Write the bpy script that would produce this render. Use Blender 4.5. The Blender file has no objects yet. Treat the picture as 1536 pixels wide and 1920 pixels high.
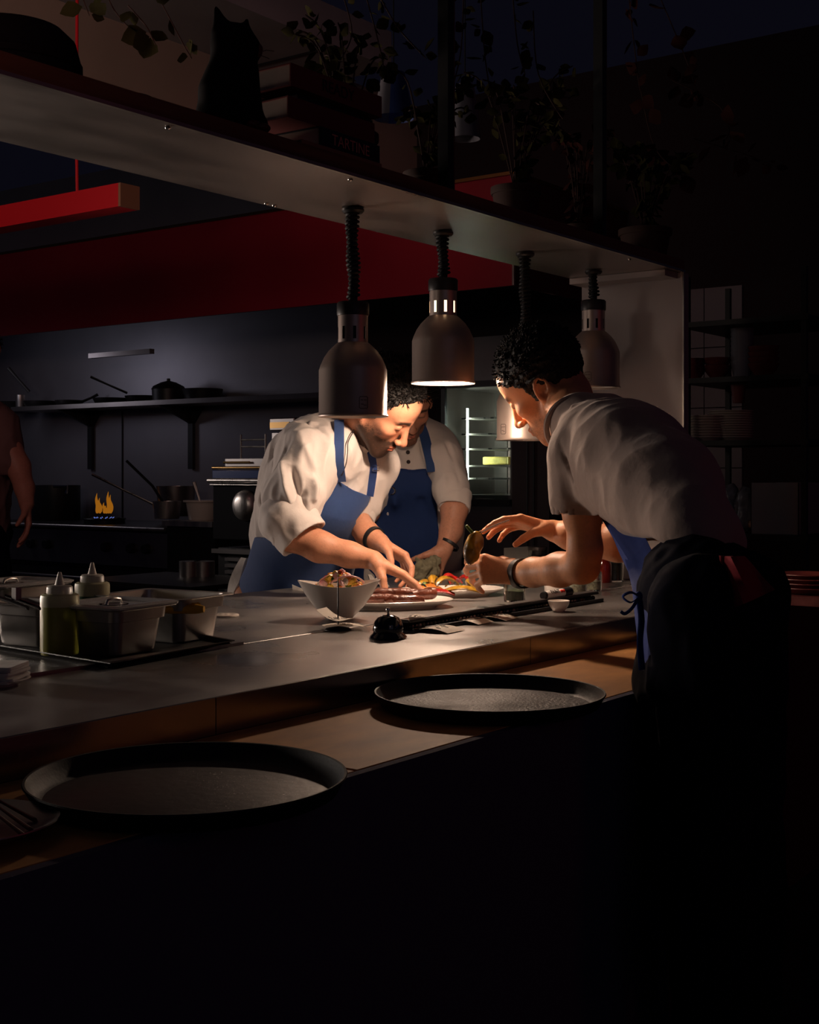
import bpy, bmesh, math, random
import numpy as np
from mathutils import Vector, Matrix, noise as mnoise

# ------------------------------------------------------------------ camera, world, exposure, lights
SC = bpy.context.scene
COL = SC.collection
W, H, F, HY = 1536.0, 1920.0, 2476.0, 888.0      # frame, focal length in px, horizon row
CZ = 1.27                                        # camera height
CA, SA = 0.806, 0.592
_n = math.hypot(CA, SA); CA /= _n; SA /= _n
FW = Vector((CA, SA, 0)); RT = Vector((SA, -CA, 0)); UP = Vector((0, 0, 1))

cam_d = bpy.data.cameras.new('camera'); cam = bpy.data.objects.new('camera', cam_d); COL.objects.link(cam)
cam.location = (0, 0, CZ); cam.rotation_euler = (math.pi/2, 0, math.atan2(SA, CA) - math.pi/2)
cam_d.sensor_fit = 'HORIZONTAL'; cam_d.sensor_width = 36; cam_d.lens = F/W*36
cam_d.shift_y = -(H/2 - HY)/W; cam_d.clip_start = 0.05
SC.camera = cam

SC.view_settings.view_transform = 'Standard'; SC.view_settings.look = 'None'
SC.view_settings.gamma = 1; SC.view_settings.use_curve_mapping = False
SC.view_settings.exposure = 0.0

wd = bpy.data.worlds.new('world'); SC.world = wd; wd.use_nodes = True
bg = wd.node_tree.nodes['Background']; bg.inputs[0].default_value = (0.0024, 0.0023, 0.0048, 1); bg.inputs[1].default_value = 1.0

def at(px, py, d):
    """the point seen at pixel (px, py) of the 1536 x 1920 frame, d metres in front of the camera"""
    return FW*d + RT*((px-768)/F*d) + Vector((0, 0, CZ + (HY-py)/F*d))
def onz(px, py, z):
    return at(px, py, (CZ-z)*F/(py-HY))
def onv(px, v, z):
    r = (px-768)/F; u = v*(CA + r*SA)/(SA - r*CA); return Vector((u, v, z))
def onu(px, u, z):
    r = (px-768)/F; v = u*(SA - r*CA)/(CA + r*SA); return Vector((u, v, z))
def zat(py, p):
    """height of the point over p that shows at row py"""
    d = p[0]*CA + p[1]*SA; return CZ + (HY-py)/F*d
def cv(x, y, z):
    """direction: x right, y up, z towards the camera"""
    return (RT*x + UP*y - FW*z)

def area(name, loc, target, sx, sy, power, col, spread=180):
    l = bpy.data.lights.new(name, 'AREA'); l.shape = 'RECTANGLE'; l.size = sx; l.size_y = sy; l.energy = power; l.color = col
    l.spread = math.radians(spread)
    o = bpy.data.objects.new(name, l); COL.objects.link(o); o.location = loc
    o.rotation_euler = (Vector(target)-Vector(loc)).to_track_quat('-Z', 'Y').to_euler(); return o
def spot(name, loc, target, power, col, ang, blend=0.3, rad=0.03):
    l = bpy.data.lights.new(name, 'SPOT'); l.energy = power; l.color = col; l.spot_size = math.radians(ang); l.spot_blend = blend
    l.shadow_soft_size = rad
    o = bpy.data.objects.new(name, l); COL.objects.link(o); o.location = loc
    o.rotation_euler = (Vector(target)-Vector(loc)).to_track_quat('-Z', 'Y').to_euler(); return o

# cool kitchen light far left; the rest are fills added out of view
area('kitchen_light', (5.12, 7.6, 2.02), (6.2, 6.9, 1.2), 0.5, 0.5, 1.3, (0.88, 0.84, 1.0))
area('oven_wash', (3.9, 6.1, 1.6), (4.9, 4.3, 1.05), 0.4, 0.4, 0.7, (1.0, 0.88, 0.82), 50)  # fill added to bring up the oven knob and trims
area('shelf_fill', (1.9, 5.2, 1.0), (1.6, 1.9, 1.95), 0.8, 0.5, 13.0, (1.0, 0.80, 0.68), 90)  # unseen fill added low down to brighten the steel shelf underside
area('pan_fill', (1.0, 3.9, 1.22), (1.3, 1.95, 1.0), 0.3, 0.2, 1.6, (1.0, 0.86, 0.74), 50)  # unseen fill added for the pans and bottles at the left
area('hood_wash', (3.0, 3.2, 3.25), (5.08, 3.7, 2.4), 0.3, 0.3, 0.6, (1.0, 0.42, 0.42), 70)  # reddish fill added for the right part of the hood face
spot('waiter_fill', (1.1, 0.1, 1.75), (2.50, 1.80, 1.06), 2.2, (1.0, 0.52, 0.22), 17, 0.8, 0.04)  # warm fill spot added for the waiter's arms and face
area('red_fill', (3.4, -1.9, 1.7), (3.0, 1.0, 1.1), 0.7, 0.4, 0.8, (1.0, 0.06, 0.07))  # red fill added for the waiter's back and cloth, no sign there
area('upper_wall_fill', (0.6, 3.0, 2.2), (3.0, 4.5, 3.0), 0.6, 0.4, 5.0, (1.0, 0.80, 0.66), 130)  # unseen fill added to brighten the beige wall
area('pendant_fill', (0.2, 1.2, 2.3), (2.2, 3.8, 2.25), 0.5, 0.5, 1.2, (1.0, 0.45, 0.40), 60)  # fill added to brighten the red pendant, not light given off by it
area('room_fill', (0.0, -2.2, 2.3), (2.6, 1.6, 0.9), 2.5, 2.5, 1.2, (0.72, 0.68, 1.0))  # broad bluish fill added to lift the darkest areas

# ------------------------------------------------------------------ materials
def mat(name, col, rough=0.5, metal=0.0, bump=0.0, bscale=60, var=0.0, vscale=8, emit=None, es=0.0, trans=0.0, alpha=1.0,
        spec=0.5, stretch=None, sss=0.0, coat=0.0, rvar=0.0, attr=None, col2=None, ior=1.45, sheen=0.0):
    m = bpy.data.materials.new(name); m.use_nodes = True; nt = m.node_tree; b = nt.nodes['Principled BSDF']
    b.inputs['Base Color'].default_value = (*col, 1); b.inputs['Roughness'].default_value = rough
    b.inputs['Metallic'].default_value = metal; b.inputs['Specular IOR Level'].default_value = spec
    b.inputs['Transmission Weight'].default_value = trans; b.inputs['IOR'].default_value = ior
    b.inputs['Coat Weight'].default_value = coat; b.inputs['Coat Roughness'].default_value = 0.08
    b.inputs['Sheen Weight'].default_value = sheen
    if sss:
        b.inputs['Subsurface Weight'].default_value = sss; b.inputs['Subsurface Radius'].default_value = (0.012, 0.004, 0.002)
        b.inputs['Subsurface Scale'].default_value = 1.0
    if emit: b.inputs['Emission Color'].default_value = (*emit, 1); b.inputs['Emission Strength'].default_value = es
    tc = nt.nodes.new('ShaderNodeTexCoord'); src = tc.outputs['Object']
    if stretch:
        mp = nt.nodes.new('ShaderNodeMapping'); mp.inputs['Scale'].default_value = stretch
        nt.links.new(src, mp.inputs[0]); src = mp.outputs[0]
    base = None
    if attr:
        an = nt.nodes.new('ShaderNodeAttribute'); an.attribute_name = attr; base = an.outputs['Color']
        nt.links.new(base, b.inputs['Base Color'])
    if var or rvar or col2:
        n = nt.nodes.new('ShaderNodeTexNoise'); n.inputs['Scale'].default_value = vscale; n.inputs['Detail'].default_value = 6
        nt.links.new(src, n.inputs['Vector'])
        if col2:
            r = nt.nodes.new('ShaderNodeValToRGB'); r.color_ramp.elements[0].position = 0.35; r.color_ramp.elements[1].position = 0.68
            r.color_ramp.elements[0].color = (*col, 1); r.color_ramp.elements[1].color = (*col2, 1)
            nt.links.new(n.outputs[0], r.inputs[0]); nt.links.new(r.outputs[0], b.inputs['Base Color'])
        elif var:
            mr = nt.nodes.new('ShaderNodeMapRange'); mr.inputs['To Min'].default_value = 1-var; mr.inputs['To Max'].default_value = 1+var
            mr.inputs['From Min'].default_value = 0.3; mr.inputs['From Max'].default_value = 0.7
            mx = nt.nodes.new('ShaderNodeVectorMath'); mx.operation = 'SCALE'
            nt.links.new(n.outputs[0], mr.inputs[0]); nt.links.new(mr.outputs[0], mx.inputs['Scale'])
            if base: nt.links.new(base, mx.inputs[0])
            else: mx.inputs[0].default_value = col
            nt.links.new(mx.outputs[0], b.inputs['Base Color'])
        if rvar:
            mr = nt.nodes.new('ShaderNodeMapRange'); mr.inputs['To Min'].default_value = max(0.02, rough-rvar); mr.inputs['To Max'].default_value = min(1, rough+rvar)
            mr.inputs['From Min'].default_value = 0.3; mr.inputs['From Max'].default_value = 0.7
            nt.links.new(n.outputs[0], mr.inputs[0]); nt.links.new(mr.outputs[0], b.inputs['Roughness'])
    if bump:
        n2 = nt.nodes.new('ShaderNodeTexNoise'); n2.inputs['Scale'].default_value = bscale; n2.inputs['Detail'].default_value = 5
        nt.links.new(src, n2.inputs['Vector'])
        bp = nt.nodes.new('ShaderNodeBump'); bp.inputs['Strength'].default_value = bump; bp.inputs['Distance'].default_value = 0.004
        nt.links.new(n2.outputs[0], bp.inputs['Height']); nt.links.new(bp.outputs[0], b.inputs['Normal'])
    return m

M = {}
M['fascia'] = mat('fascia', (0.42, 0.38, 0.35), 0.22, 0.95, 0.03, 20, 0.10, 3, rvar=0.06)
M['steel'] = mat('steel', (0.50, 0.46, 0.43), 0.34, 0.9, 0.05, 30, 0.12, 3, rvar=0.12, stretch=(1, 6, 1))
M['counter'] = mat('counter', (0.30, 0.28, 0.27), 0.36, 0.75, 0.06, 22, 0.22, 4, rvar=0.16)
M['shelfsteel'] = mat('shelfsteel', (0.40, 0.355, 0.335), 0.40, 0.95, 0.03, 4, 0.06, 2, rvar=0.05, stretch=(1.5, 4, 1))
M['panel'] = mat('panel', (0.34, 0.29, 0.28), 0.45, 0.2, 0.02, 20, 0.06, 3)
M['wallsteel'] = mat('wallsteel', (0.30, 0.29, 0.32), 0.42, 0.55, 0.04, 3, 0.10, 2)
M['lampshade'] = mat('lampshade', (0.46, 0.38, 0.34), 0.40, 0.75, 0.02, 300, 0.05, 20)
M['lampwhite'] = mat('lampwhite', (0.9, 0.88, 0.84), 0.35)
M['black'] = mat('black', (0.012, 0.012, 0.014), 0.45)
M['blackmatte'] = mat('blackmatte', (0.008, 0.008, 0.010), 0.9, spec=0.1)
M['frontpanel'] = mat('frontpanel', (0.10, 0.085, 0.13), 0.85, spec=0.1)
M['rubber'] = mat('rubber', (0.010, 0.010, 0.012), 0.6, spec=0.3, bump=0.1, bscale=200)
M['blackgloss'] = mat('blackgloss', (0.010, 0.009, 0.010), 0.08, coat=1.0)
M['chrome'] = mat('chrome', (0.7, 0.68, 0.66), 0.12, 1.0)
M['wood_lip'] = mat('wood_lip', (0.15, 0.060, 0.030), 0.45, var=0.25, vscale=6, stretch=(0.6, 8, 8))
M['ledge_wood'] = mat('ledge_wood', (0.55, 0.25, 0.075), 0.6, spec=0.25, bump=0.08, bscale=25, var=0.30, vscale=4, stretch=(1.5, 3, 3))
M['redpaint'] = mat('redpaint', (0.24, 0.010, 0.022), 0.42, var=0.08, vscale=3)
M['redbeam'] = mat('redbeam', (0.75, 0.015, 0.025), 0.5)
M['beige'] = mat('beige', (0.42, 0.30, 0.24), 0.85, bump=0.05, bscale=8, var=0.06, vscale=2)
M['greypaint'] = mat('greypaint', (0.26, 0.24, 0.25), 0.8, bump=0.05, bscale=12, var=0.10, vscale=3)
M['darkwall'] = mat('darkwall', (0.020, 0.010, 0.012), 0.8)
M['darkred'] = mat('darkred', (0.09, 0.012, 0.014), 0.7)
M['amberpanel'] = mat('amberpanel', (0.20, 0.13, 0.085), 0.5, 0.3, var=0.15, vscale=4)
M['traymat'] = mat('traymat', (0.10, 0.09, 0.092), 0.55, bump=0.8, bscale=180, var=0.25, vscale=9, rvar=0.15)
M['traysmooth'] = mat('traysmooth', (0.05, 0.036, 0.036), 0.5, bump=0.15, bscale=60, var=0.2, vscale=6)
M['china'] = mat('china', (0.86, 0.80, 0.74), 0.22, coat=0.5)
M['china_edge'] = mat('china_edge', (0.72, 0.63, 0.55), 0.25)
M['paper'] = mat('paper', (0.80, 0.72, 0.62), 0.8)
M['skin_attr'] = mat('skin_attr', (0.6, 0.3, 0.2), 0.48, attr='Col', sss=0.06, bump=0.10, bscale=300, var=0.05, vscale=60, spec=0.4)
M['hair'] = mat('hair', (0.006, 0.005, 0.005), 0.5, bump=0.5, bscale=400, stretch=(1, 1, 0.3), spec=0.35)
M['chefshirt'] = mat('chefshirt', (0.66, 0.60, 0.57), 0.85, bump=0.22, bscale=70, sheen=0.2)
M['waitershirt'] = mat('waitershirt', (0.38, 0.28, 0.235), 0.9, bump=0.25, bscale=60, sheen=0.2)
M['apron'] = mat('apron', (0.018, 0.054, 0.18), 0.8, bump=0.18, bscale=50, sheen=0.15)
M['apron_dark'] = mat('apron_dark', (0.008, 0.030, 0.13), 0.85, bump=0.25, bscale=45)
M['apron_waiter'] = mat('apron_waiter', (0.022, 0.05, 0.24), 0.85, bump=0.25, bscale=45)
M['trousers'] = mat('trousers', (0.006, 0.006, 0.012), 0.95, spec=0.05)
M['pinkshirt'] = mat('pinkshirt', (0.16, 0.07, 0.07), 0.9)
M['redcloth'] = mat('redcloth', (0.30, 0.025, 0.035), 0.9, bump=0.3, bscale=40)
M['whitecloth'] = mat('whitecloth', (0.62, 0.58, 0.54), 0.9, bump=0.3, bscale=60)
M['greencloth'] = mat('greencloth', (0.22, 0.20, 0.13), 0.95, bump=0.4, bscale=120)
M['glass'] = mat('glass', (0.9, 0.95, 0.93), 0.04, trans=1.0, ior=1.45)
M['ovenglass'] = mat('ovenglass', (0.75, 0.85, 0.82), 0.03, trans=1.0, ior=1.1)
M['olive'] = mat('olive', (0.045, 0.05, 0.03), 0.4, var=0.4, vscale=60)
M['spice'] = mat('spice', (0.35, 0.30, 0.22), 0.9, var=0.5, vscale=220)
M['oil'] = mat('oil', (0.26, 0.24, 0.035), 0.35, trans=0.25, ior=1.4)
M['greensauce'] = mat('greensauce', (0.018, 0.06, 0.018), 0.35)
M['bottleplastic'] = mat('bottleplastic', (0.50, 0.47, 0.30), 0.4, trans=0.3, ior=1.3)
M['nozzle'] = mat('nozzle', (0.60, 0.56, 0.50), 0.4, trans=0.3, ior=1.3)
M['pan'] = mat('pan', (0.30, 0.275, 0.26), 0.38, 0.85, bump=0.08, bscale=16, var=0.15, vscale=9, rvar=0.1)
M['saladorange'] = mat('saladorange', (0.85, 0.36, 0.05), 0.42, col2=(0.80, 0.20, 0.05), vscale=40)
M['saladyellow'] = mat('saladyellow', (0.88, 0.56, 0.08), 0.42, var=0.2, vscale=40)
M['sausage'] = mat('sausage', (0.13, 0.030, 0.013), 0.38, bump=0.7, bscale=90, var=0.4, vscale=35, coat=0.5)
M['yellowpep'] = mat('yellowpep', (0.50, 0.26, 0.015), 0.3, col2=(0.07, 0.03, 0.008), bump=0.4, bscale=60, vscale=30, coat=0.4)
M['orangepep'] = mat('orangepep', (0.62, 0.22, 0.025), 0.3, col2=(0.35, 0.08, 0.015), bump=0.3, bscale=60, vscale=30, coat=0.4)
M['redpep'] = mat('redpep', (0.34, 0.014, 0.010), 0.25, var=0.5, vscale=30, coat=0.5)
M['herb'] = mat('herb', (0.10, 0.16, 0.03), 0.6, var=0.4, vscale=40)
M['onion'] = mat('onion', (0.72, 0.28, 0.34), 0.4, col2=(0.85, 0.62, 0.58), vscale=30)
M['tomato'] = mat('tomato', (0.60, 0.10, 0.04), 0.3, var=0.25, vscale=30, coat=0.5)
M['feta'] = mat('feta', (0.82, 0.74, 0.62), 0.6)
M['squash'] = mat('squash', (0.62, 0.32, 0.01), 0.35, var=0.2, vscale=20)
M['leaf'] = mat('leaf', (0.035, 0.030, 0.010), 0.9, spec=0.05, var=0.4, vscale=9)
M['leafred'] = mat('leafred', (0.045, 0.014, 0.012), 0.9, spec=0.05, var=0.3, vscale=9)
M['book_red'] = mat('book_red', (0.17, 0.030, 0.028), 0.6)
M['book_black'] = mat('book_black', (0.012, 0.014, 0.024), 0.5)
M['book_tan'] = mat('book_tan', (0.34, 0.16, 0.09), 0.7)
M['pages'] = mat('pages', (0.55, 0.42, 0.34), 0.9)
M['ink'] = mat('ink', (0.02, 0.01, 0.01), 0.7)
M['inkred'] = mat('inkred', (0.85, 0.30, 0.22), 0.7)
M['bluepaper'] = mat('bluepaper', (0.05, 0.09, 0.30), 0.6)
M['greyglass'] = mat('greyglass', (0.20, 0.19, 0.22), 0.3)
M['cat'] = mat('cat', (0.006, 0.005, 0.006), 0.8, spec=0.15)
M['catred'] = mat('catred', (0.10, 0.012, 0.010), 0.4)
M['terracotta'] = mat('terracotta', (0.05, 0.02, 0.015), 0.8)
M['blueenamel'] = mat('blueenamel', (0.01, 0.03, 0.14), 0.25, coat=0.6)
M['brass'] = mat('brass', (0.42, 0.25, 0.10), 0.3, 1.0)
M['stoveblack'] = mat('stoveblack', (0.02, 0.019, 0.02), 0.4, 0.3)
M['dimsteel'] = mat('dimsteel', (0.30, 0.27, 0.26), 0.32, 0.9, bump=0.05, bscale=10, var=0.15, vscale=4)
M['tile'] = mat('tile', (0.21, 0.195, 0.205), 0.4)
M['grout'] = mat('grout', (0.10, 0.09, 0.09), 0.9)
M['lidclear'] = mat('lidclear', (0.55, 0.53, 0.52), 0.12, trans=0.5, ior=1.2)
M['marker_white'] = mat('marker_white', (0.75, 0.70, 0.66), 0.35)
M['marker_red'] = mat('marker_red', (0.6, 0.03, 0.02), 0.35)
M['sauce'] = mat('sauce', (0.09, 0.005, 0.003), 0.12, coat=0.8)
M['flame'] = mat('flame', (0.0, 0.0, 0.0), 0.9, emit=(1.0, 0.34, 0.02), es=0.28)
M['gasblue'] = mat('gasblue', (0.0, 0.0, 0.0), 0.9, emit=(0.20, 0.32, 1.0), es=0.5)
M['tube'] = mat('tube', (0.9, 0.9, 0.9), 0.3, emit=(0.85, 0.95, 0.85), es=5.0)
M['bulb'] = mat('bulb', (0.9, 0.9, 0.9), 0.3, emit=(1.0, 0.80, 0.60), es=22.0)
M['bulb_off'] = mat('bulb_off', (0.5, 0.42, 0.36), 0.2)
M['slot'] = mat('slot', (0.0, 0.0, 0.0), 0.9, emit=(1.0, 0.72, 0.42), es=3.0)
M['ovenfood'] = mat('ovenfood', (0.60, 0.50, 0.12), 0.5, var=0.3, vscale=40)
M['dimred'] = mat('dimred', (0.16, 0.03, 0.03), 0.5)

# ------------------------------------------------------------------ mesh builder
class MB:
    def __init__(s): s.v = []; s.f = []; s.m = []; s.smooth = []
    def add(s, vs, fs, mi=0, sm=True):
        o = len(s.v); s.v += [tuple(v) for v in vs]; s.f += [tuple(i+o for i in f) for f in fs]
        s.m += [mi]*len(fs); s.smooth += [sm]*len(fs); return s
    def box(s, lo, hi, mi=0, R=None, c=None):
        x0, y0, z0 = lo; x1, y1, z1 = hi
        vs = [Vector(p) for p in ((x0,y0,z0),(x1,y0,z0),(x1,y1,z0),(x0,y1,z0),(x0,y0,z1),(x1,y0,z1),(x1,y1,z1),(x0,y1,z1))]
        if R is not None: vs = [R @ v for v in vs]
        if c is not None: vs = [v + Vector(c) for v in vs]
        return s.add(vs, [(0,3,2,1),(4,5,6,7),(0,1,5,4),(1,2,6,5),(2,3,7,6),(3,0,4,7)], mi, False)
    def obox(s, c, ax, ay, az, mi=0):
        """box round c with half-extent vectors ax, ay, az"""
        c = Vector(c); vs = [c + ax*i + ay*j + az*k for k in (-1,1) for j in (-1,1) for i in (-1,1)]
        fs = [(0,2,3,1),(4,5,7,6),(0,1,5,4),(1,3,7,5),(3,2,6,7),(2,0,4,6)]
        if ax.cross(ay).dot(az) < 0: fs = [f[::-1] for f in fs]
        return s.add(vs, fs, mi, False)
    def lathe(s, prof, seg=32, c=(0,0,0), mi=0, axis=None, sx=1, sy=1, sm=True, rot=0):
        """prof: list of (r, z); closed ends when r == 0"""
        c = Vector(c); q = Vector((0,0,1)).rotation_difference(Vector(axis)) if axis is not None else None
        vs = []; fs = []
        for r, z in prof:
            for k in range(seg):
                a = 2*math.pi*k/seg + rot; p = Vector((r*math.cos(a)*sx, r*math.sin(a)*sy, z))
                if q: p = q @ p
                vs.append(p + c)
        for i in range(len(prof)-1):
            for k in range(seg):
                a, b = i*seg+k, i*seg+(k+1) % seg
                if prof[i][0] == 0 and prof[i+1][0] == 0: continue
                fs.append((a, b, b+seg, a+seg))
        return s.add(vs, fs, mi, sm)
    def tube(s, pts, r, seg=10, mi=0, cap=True, flat=1.0, closed=False, nrm=None):
        pts = [Vector(p) for p in pts]; n = len(pts); rs = r if isinstance(r, (list, tuple)) else [r]*n
        vs = []; fs = []; ref = nrm; 
        for i, p in enumerate(pts):
            if closed: t = (pts[(i+1) % n] - pts[i-1]).normalized()
            else: t = (pts[min(i+1, n-1)] - pts[max(i-1, 0)]).normalized()
            if ref is None: ref = t.orthogonal()
            ref = (ref - t*ref.dot(t)); ref = ref.normalized() if ref.length > 1e-6 else t.orthogonal().normalized()
            b = t.cross(ref)
            for k in range(seg):
                a = 2*math.pi*k/seg; vs.append(p + (ref*math.cos(a)*flat + b*math.sin(a))*rs[i])
        for i in range(n if closed else n-1):
            j = (i+1) % n
            for k in range(seg): fs.append((i*seg+k, i*seg+(k+1) % seg, j*seg+(k+1) % seg, j*seg+k))
        if cap and not closed: fs.append(tuple(range(seg-1, -1, -1))); fs.append(tuple(range((n-1)*seg, n*seg)))
        return s.add(vs, fs, mi, True)
    def ell(s, c, r, R=None, mi=0, nu=16, nv=10):
        c = Vector(c); vs = []; fs = []
        for j in range(nv+1):
            t = math.pi*j/nv
            for i in range(nu):
                a = 2*math.pi*i/nu; p = Vector((r[0]*math.sin(t)*math.cos(a), r[1]*math.sin(t)*math.sin(a), r[2]*math.cos(t)))
                if R is not None: p = R @ p
                vs.append(c+p)
        for j in range(nv):
            for i in range(nu):
                a = j*nu+i; b = j*nu+(i+1) % nu; fs.append((a, a+nu, b+nu, b))
        return s.add(vs, fs, mi, True)
    def prism(s, poly, z0, z1, c=(0,0,0), mi=0, X=Vector((1,0,0)), Y=Vector((0,1,0)), Z=Vector((0,0,1)), sm=False):
        c = Vector(c); n = len(poly)
        vs = [c + X*x + Y*y + Z*z0 for x, y in poly] + [c + X*x + Y*y + Z*z1 for x, y in poly]
        fs = [tuple(range(n-1,-1,-1)), tuple(range(n, 2*n))] + [(i, (i+1) % n, n+(i+1) % n, n+i) for i in range(n)]
        ar = sum(poly[i][0]*poly[(i+1) % n][1]-poly[(i+1) % n][0]*poly[i][1] for i in range(n))
        if (ar < 0) ^ ((z1 < z0)) ^ (X.cross(Y).dot(Z) < 0): fs = [f[::-1] for f in fs]
        return s.add(vs, fs, mi, sm)
    def sheet(s, grid, th=0.0015, mi=0):
        """grid: rows of points, thickened"""
        nr, nc = len(grid), len(grid[0]); P = [[Vector(p) for p in r] for r in grid]; N = []
        for i in range(nr):
            for j in range(nc):
                a = P[min(i+1,nr-1)][j]-P[max(i-1,0)][j]; b = P[i][min(j+1,nc-1)]-P[i][max(j-1,0)]
                n = a.cross(b); N.append(n.normalized() if n.length > 1e-12 else Vector((0,0,1)))
        flat = [p for r in P for p in r]
        vs = [p + n*th/2 for p, n in zip(flat, N)] + [p - n*th/2 for p, n in zip(flat, N)]; o = nr*nc; fs = []
        for i in range(nr-1):
            for j in range(nc-1):
                a = i*nc+j; fs.append((a, a+nc, a+nc+1, a+1)); fs.append((o+a, o+a+1, o+a+nc+1, o+a+nc))
        for j in range(nc-1):
            fs.append((j, j+1, o+j+1, o+j)); a = (nr-1)*nc+j; fs.append((a+1, a, o+a, o+a+1))
        for i in range(nr-1):
            a = i*nc; fs.append((a+nc, a, o+a, o+a+nc)); a = i*nc+nc-1; fs.append((a, a+nc, o+a+nc, o+a))
        return s.add(vs, fs, mi, True)

def link(o, parent=None):
    COL.objects.link(o)
    if parent is not None: o.parent = parent
    return o
def wloc(o):
    p = Vector((0,0,0))
    while o is not None: p = p + o.location; o = o.parent
    return p
def obj(name, mb, mats, parent=None, world=False, loc=None, autosmooth=True, bevel=0, label=None):
    """one mesh object; world=True: verts are world coordinates, moved into the parent's frame"""
    me = bpy.data.meshes.new(name); vs = mb.v
    if world and parent is not None:
        w = wloc(parent); vs = [(x-w.x, y-w.y, z-w.z) for x, y, z in vs]
    elif world and loc is not None: vs = [(x-loc[0], y-loc[1], z-loc[2]) for x, y, z in vs]
    me.from_pydata(vs, [], mb.f)
    for m in (mats if isinstance(mats, (list, tuple)) else [mats]): me.materials.append(M[m] if isinstance(m, str) else m)
    me.polygons.foreach_set('material_index', mb.m); me.polygons.foreach_set('use_smooth', mb.smooth)
    me.update()
    if autosmooth:
        try: me.set_sharp_from_angle(angle=math.radians(38))
        except Exception: pass
    o = bpy.data.objects.new(name, me)
    if loc is not None: o.location = loc
    link(o, parent)
    if bevel:
        b = o.modifiers.new('bevel', 'BEVEL'); b.width = bevel; b.segments = 2; b.limit_method = 'ANGLE'; b.angle_limit = math.radians(40)
    if label: o['label'] = label
    return o
def tag(o, label, cat, group=None, kind=None):
    o['label'] = label; o['category'] = cat
    if group: o['group'] = group
    if kind: o['kind'] = kind
    return o
def thing(name, label, cat, loc=(0,0,0), rz=0, group=None):
    o = bpy.data.objects.new(name, None); COL.objects.link(o); o.location = loc; o.rotation_euler = (0,0,rz); o.empty_display_size = 0.05
    return tag(o, label, cat, group)
def solo(name, mb, mats, label, cat, group=None, loc=None, **k):
    """a thing that is one mesh; origin moved to loc"""
    return tag(obj(name, mb, mats, world=loc is not None, loc=loc, **k), label, cat, group)
def struct(name, mb, mats, label, **k):
    o = obj(name, mb, mats, **k); o['kind'] = 'structure'; o['label'] = label; o['category'] = name.split('_')[0]; return o
def copy_tree(o, parent=None):
    c = o.copy(); COL.objects.link(c); c.parent = parent
    for ch in list(o.children): copy_tree(ch, c)
    return c
def rotz(a): return Matrix.Rotation(a, 3, 'Z')
def R3(x=0, y=0, z=0): return (Matrix.Rotation(z, 3, 'Z') @ Matrix.Rotation(y, 3, 'Y') @ Matrix.Rotation(x, 3, 'X'))
def rrect(w, d, r, n=5):
    """rounded rectangle outline, w by d, corner radius r, counter-clockwise"""
    out = []
    for cx, cy, a0 in ((w/2-r, d/2-r, 0), (-w/2+r, d/2-r, 90), (-w/2+r, -d/2+r, 180), (w/2-r, -d/2+r, 270)):
        for k in range(n+1):
            a = math.radians(a0 + 90*k/n); out.append((cx + r*math.cos(a), cy + r*math.sin(a)))
    return out
def loft(mb, loops, mi=0, cap0=False, cap1=False, sm=True):
    n = len(loops[0]); vs = [p for l in loops for p in l]; fs = []
    for i in range(len(loops)-1):
        for k in range(n): fs.append((i*n+k, i*n+(k+1) % n, (i+1)*n+(k+1) % n, (i+1)*n+k))
    if cap0: fs.append(tuple(range(n-1,-1,-1)))
    if cap1: fs.append(tuple(range((len(loops)-1)*n, len(loops)*n)))
    return mb.add(vs, fs, mi, sm)

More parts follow.
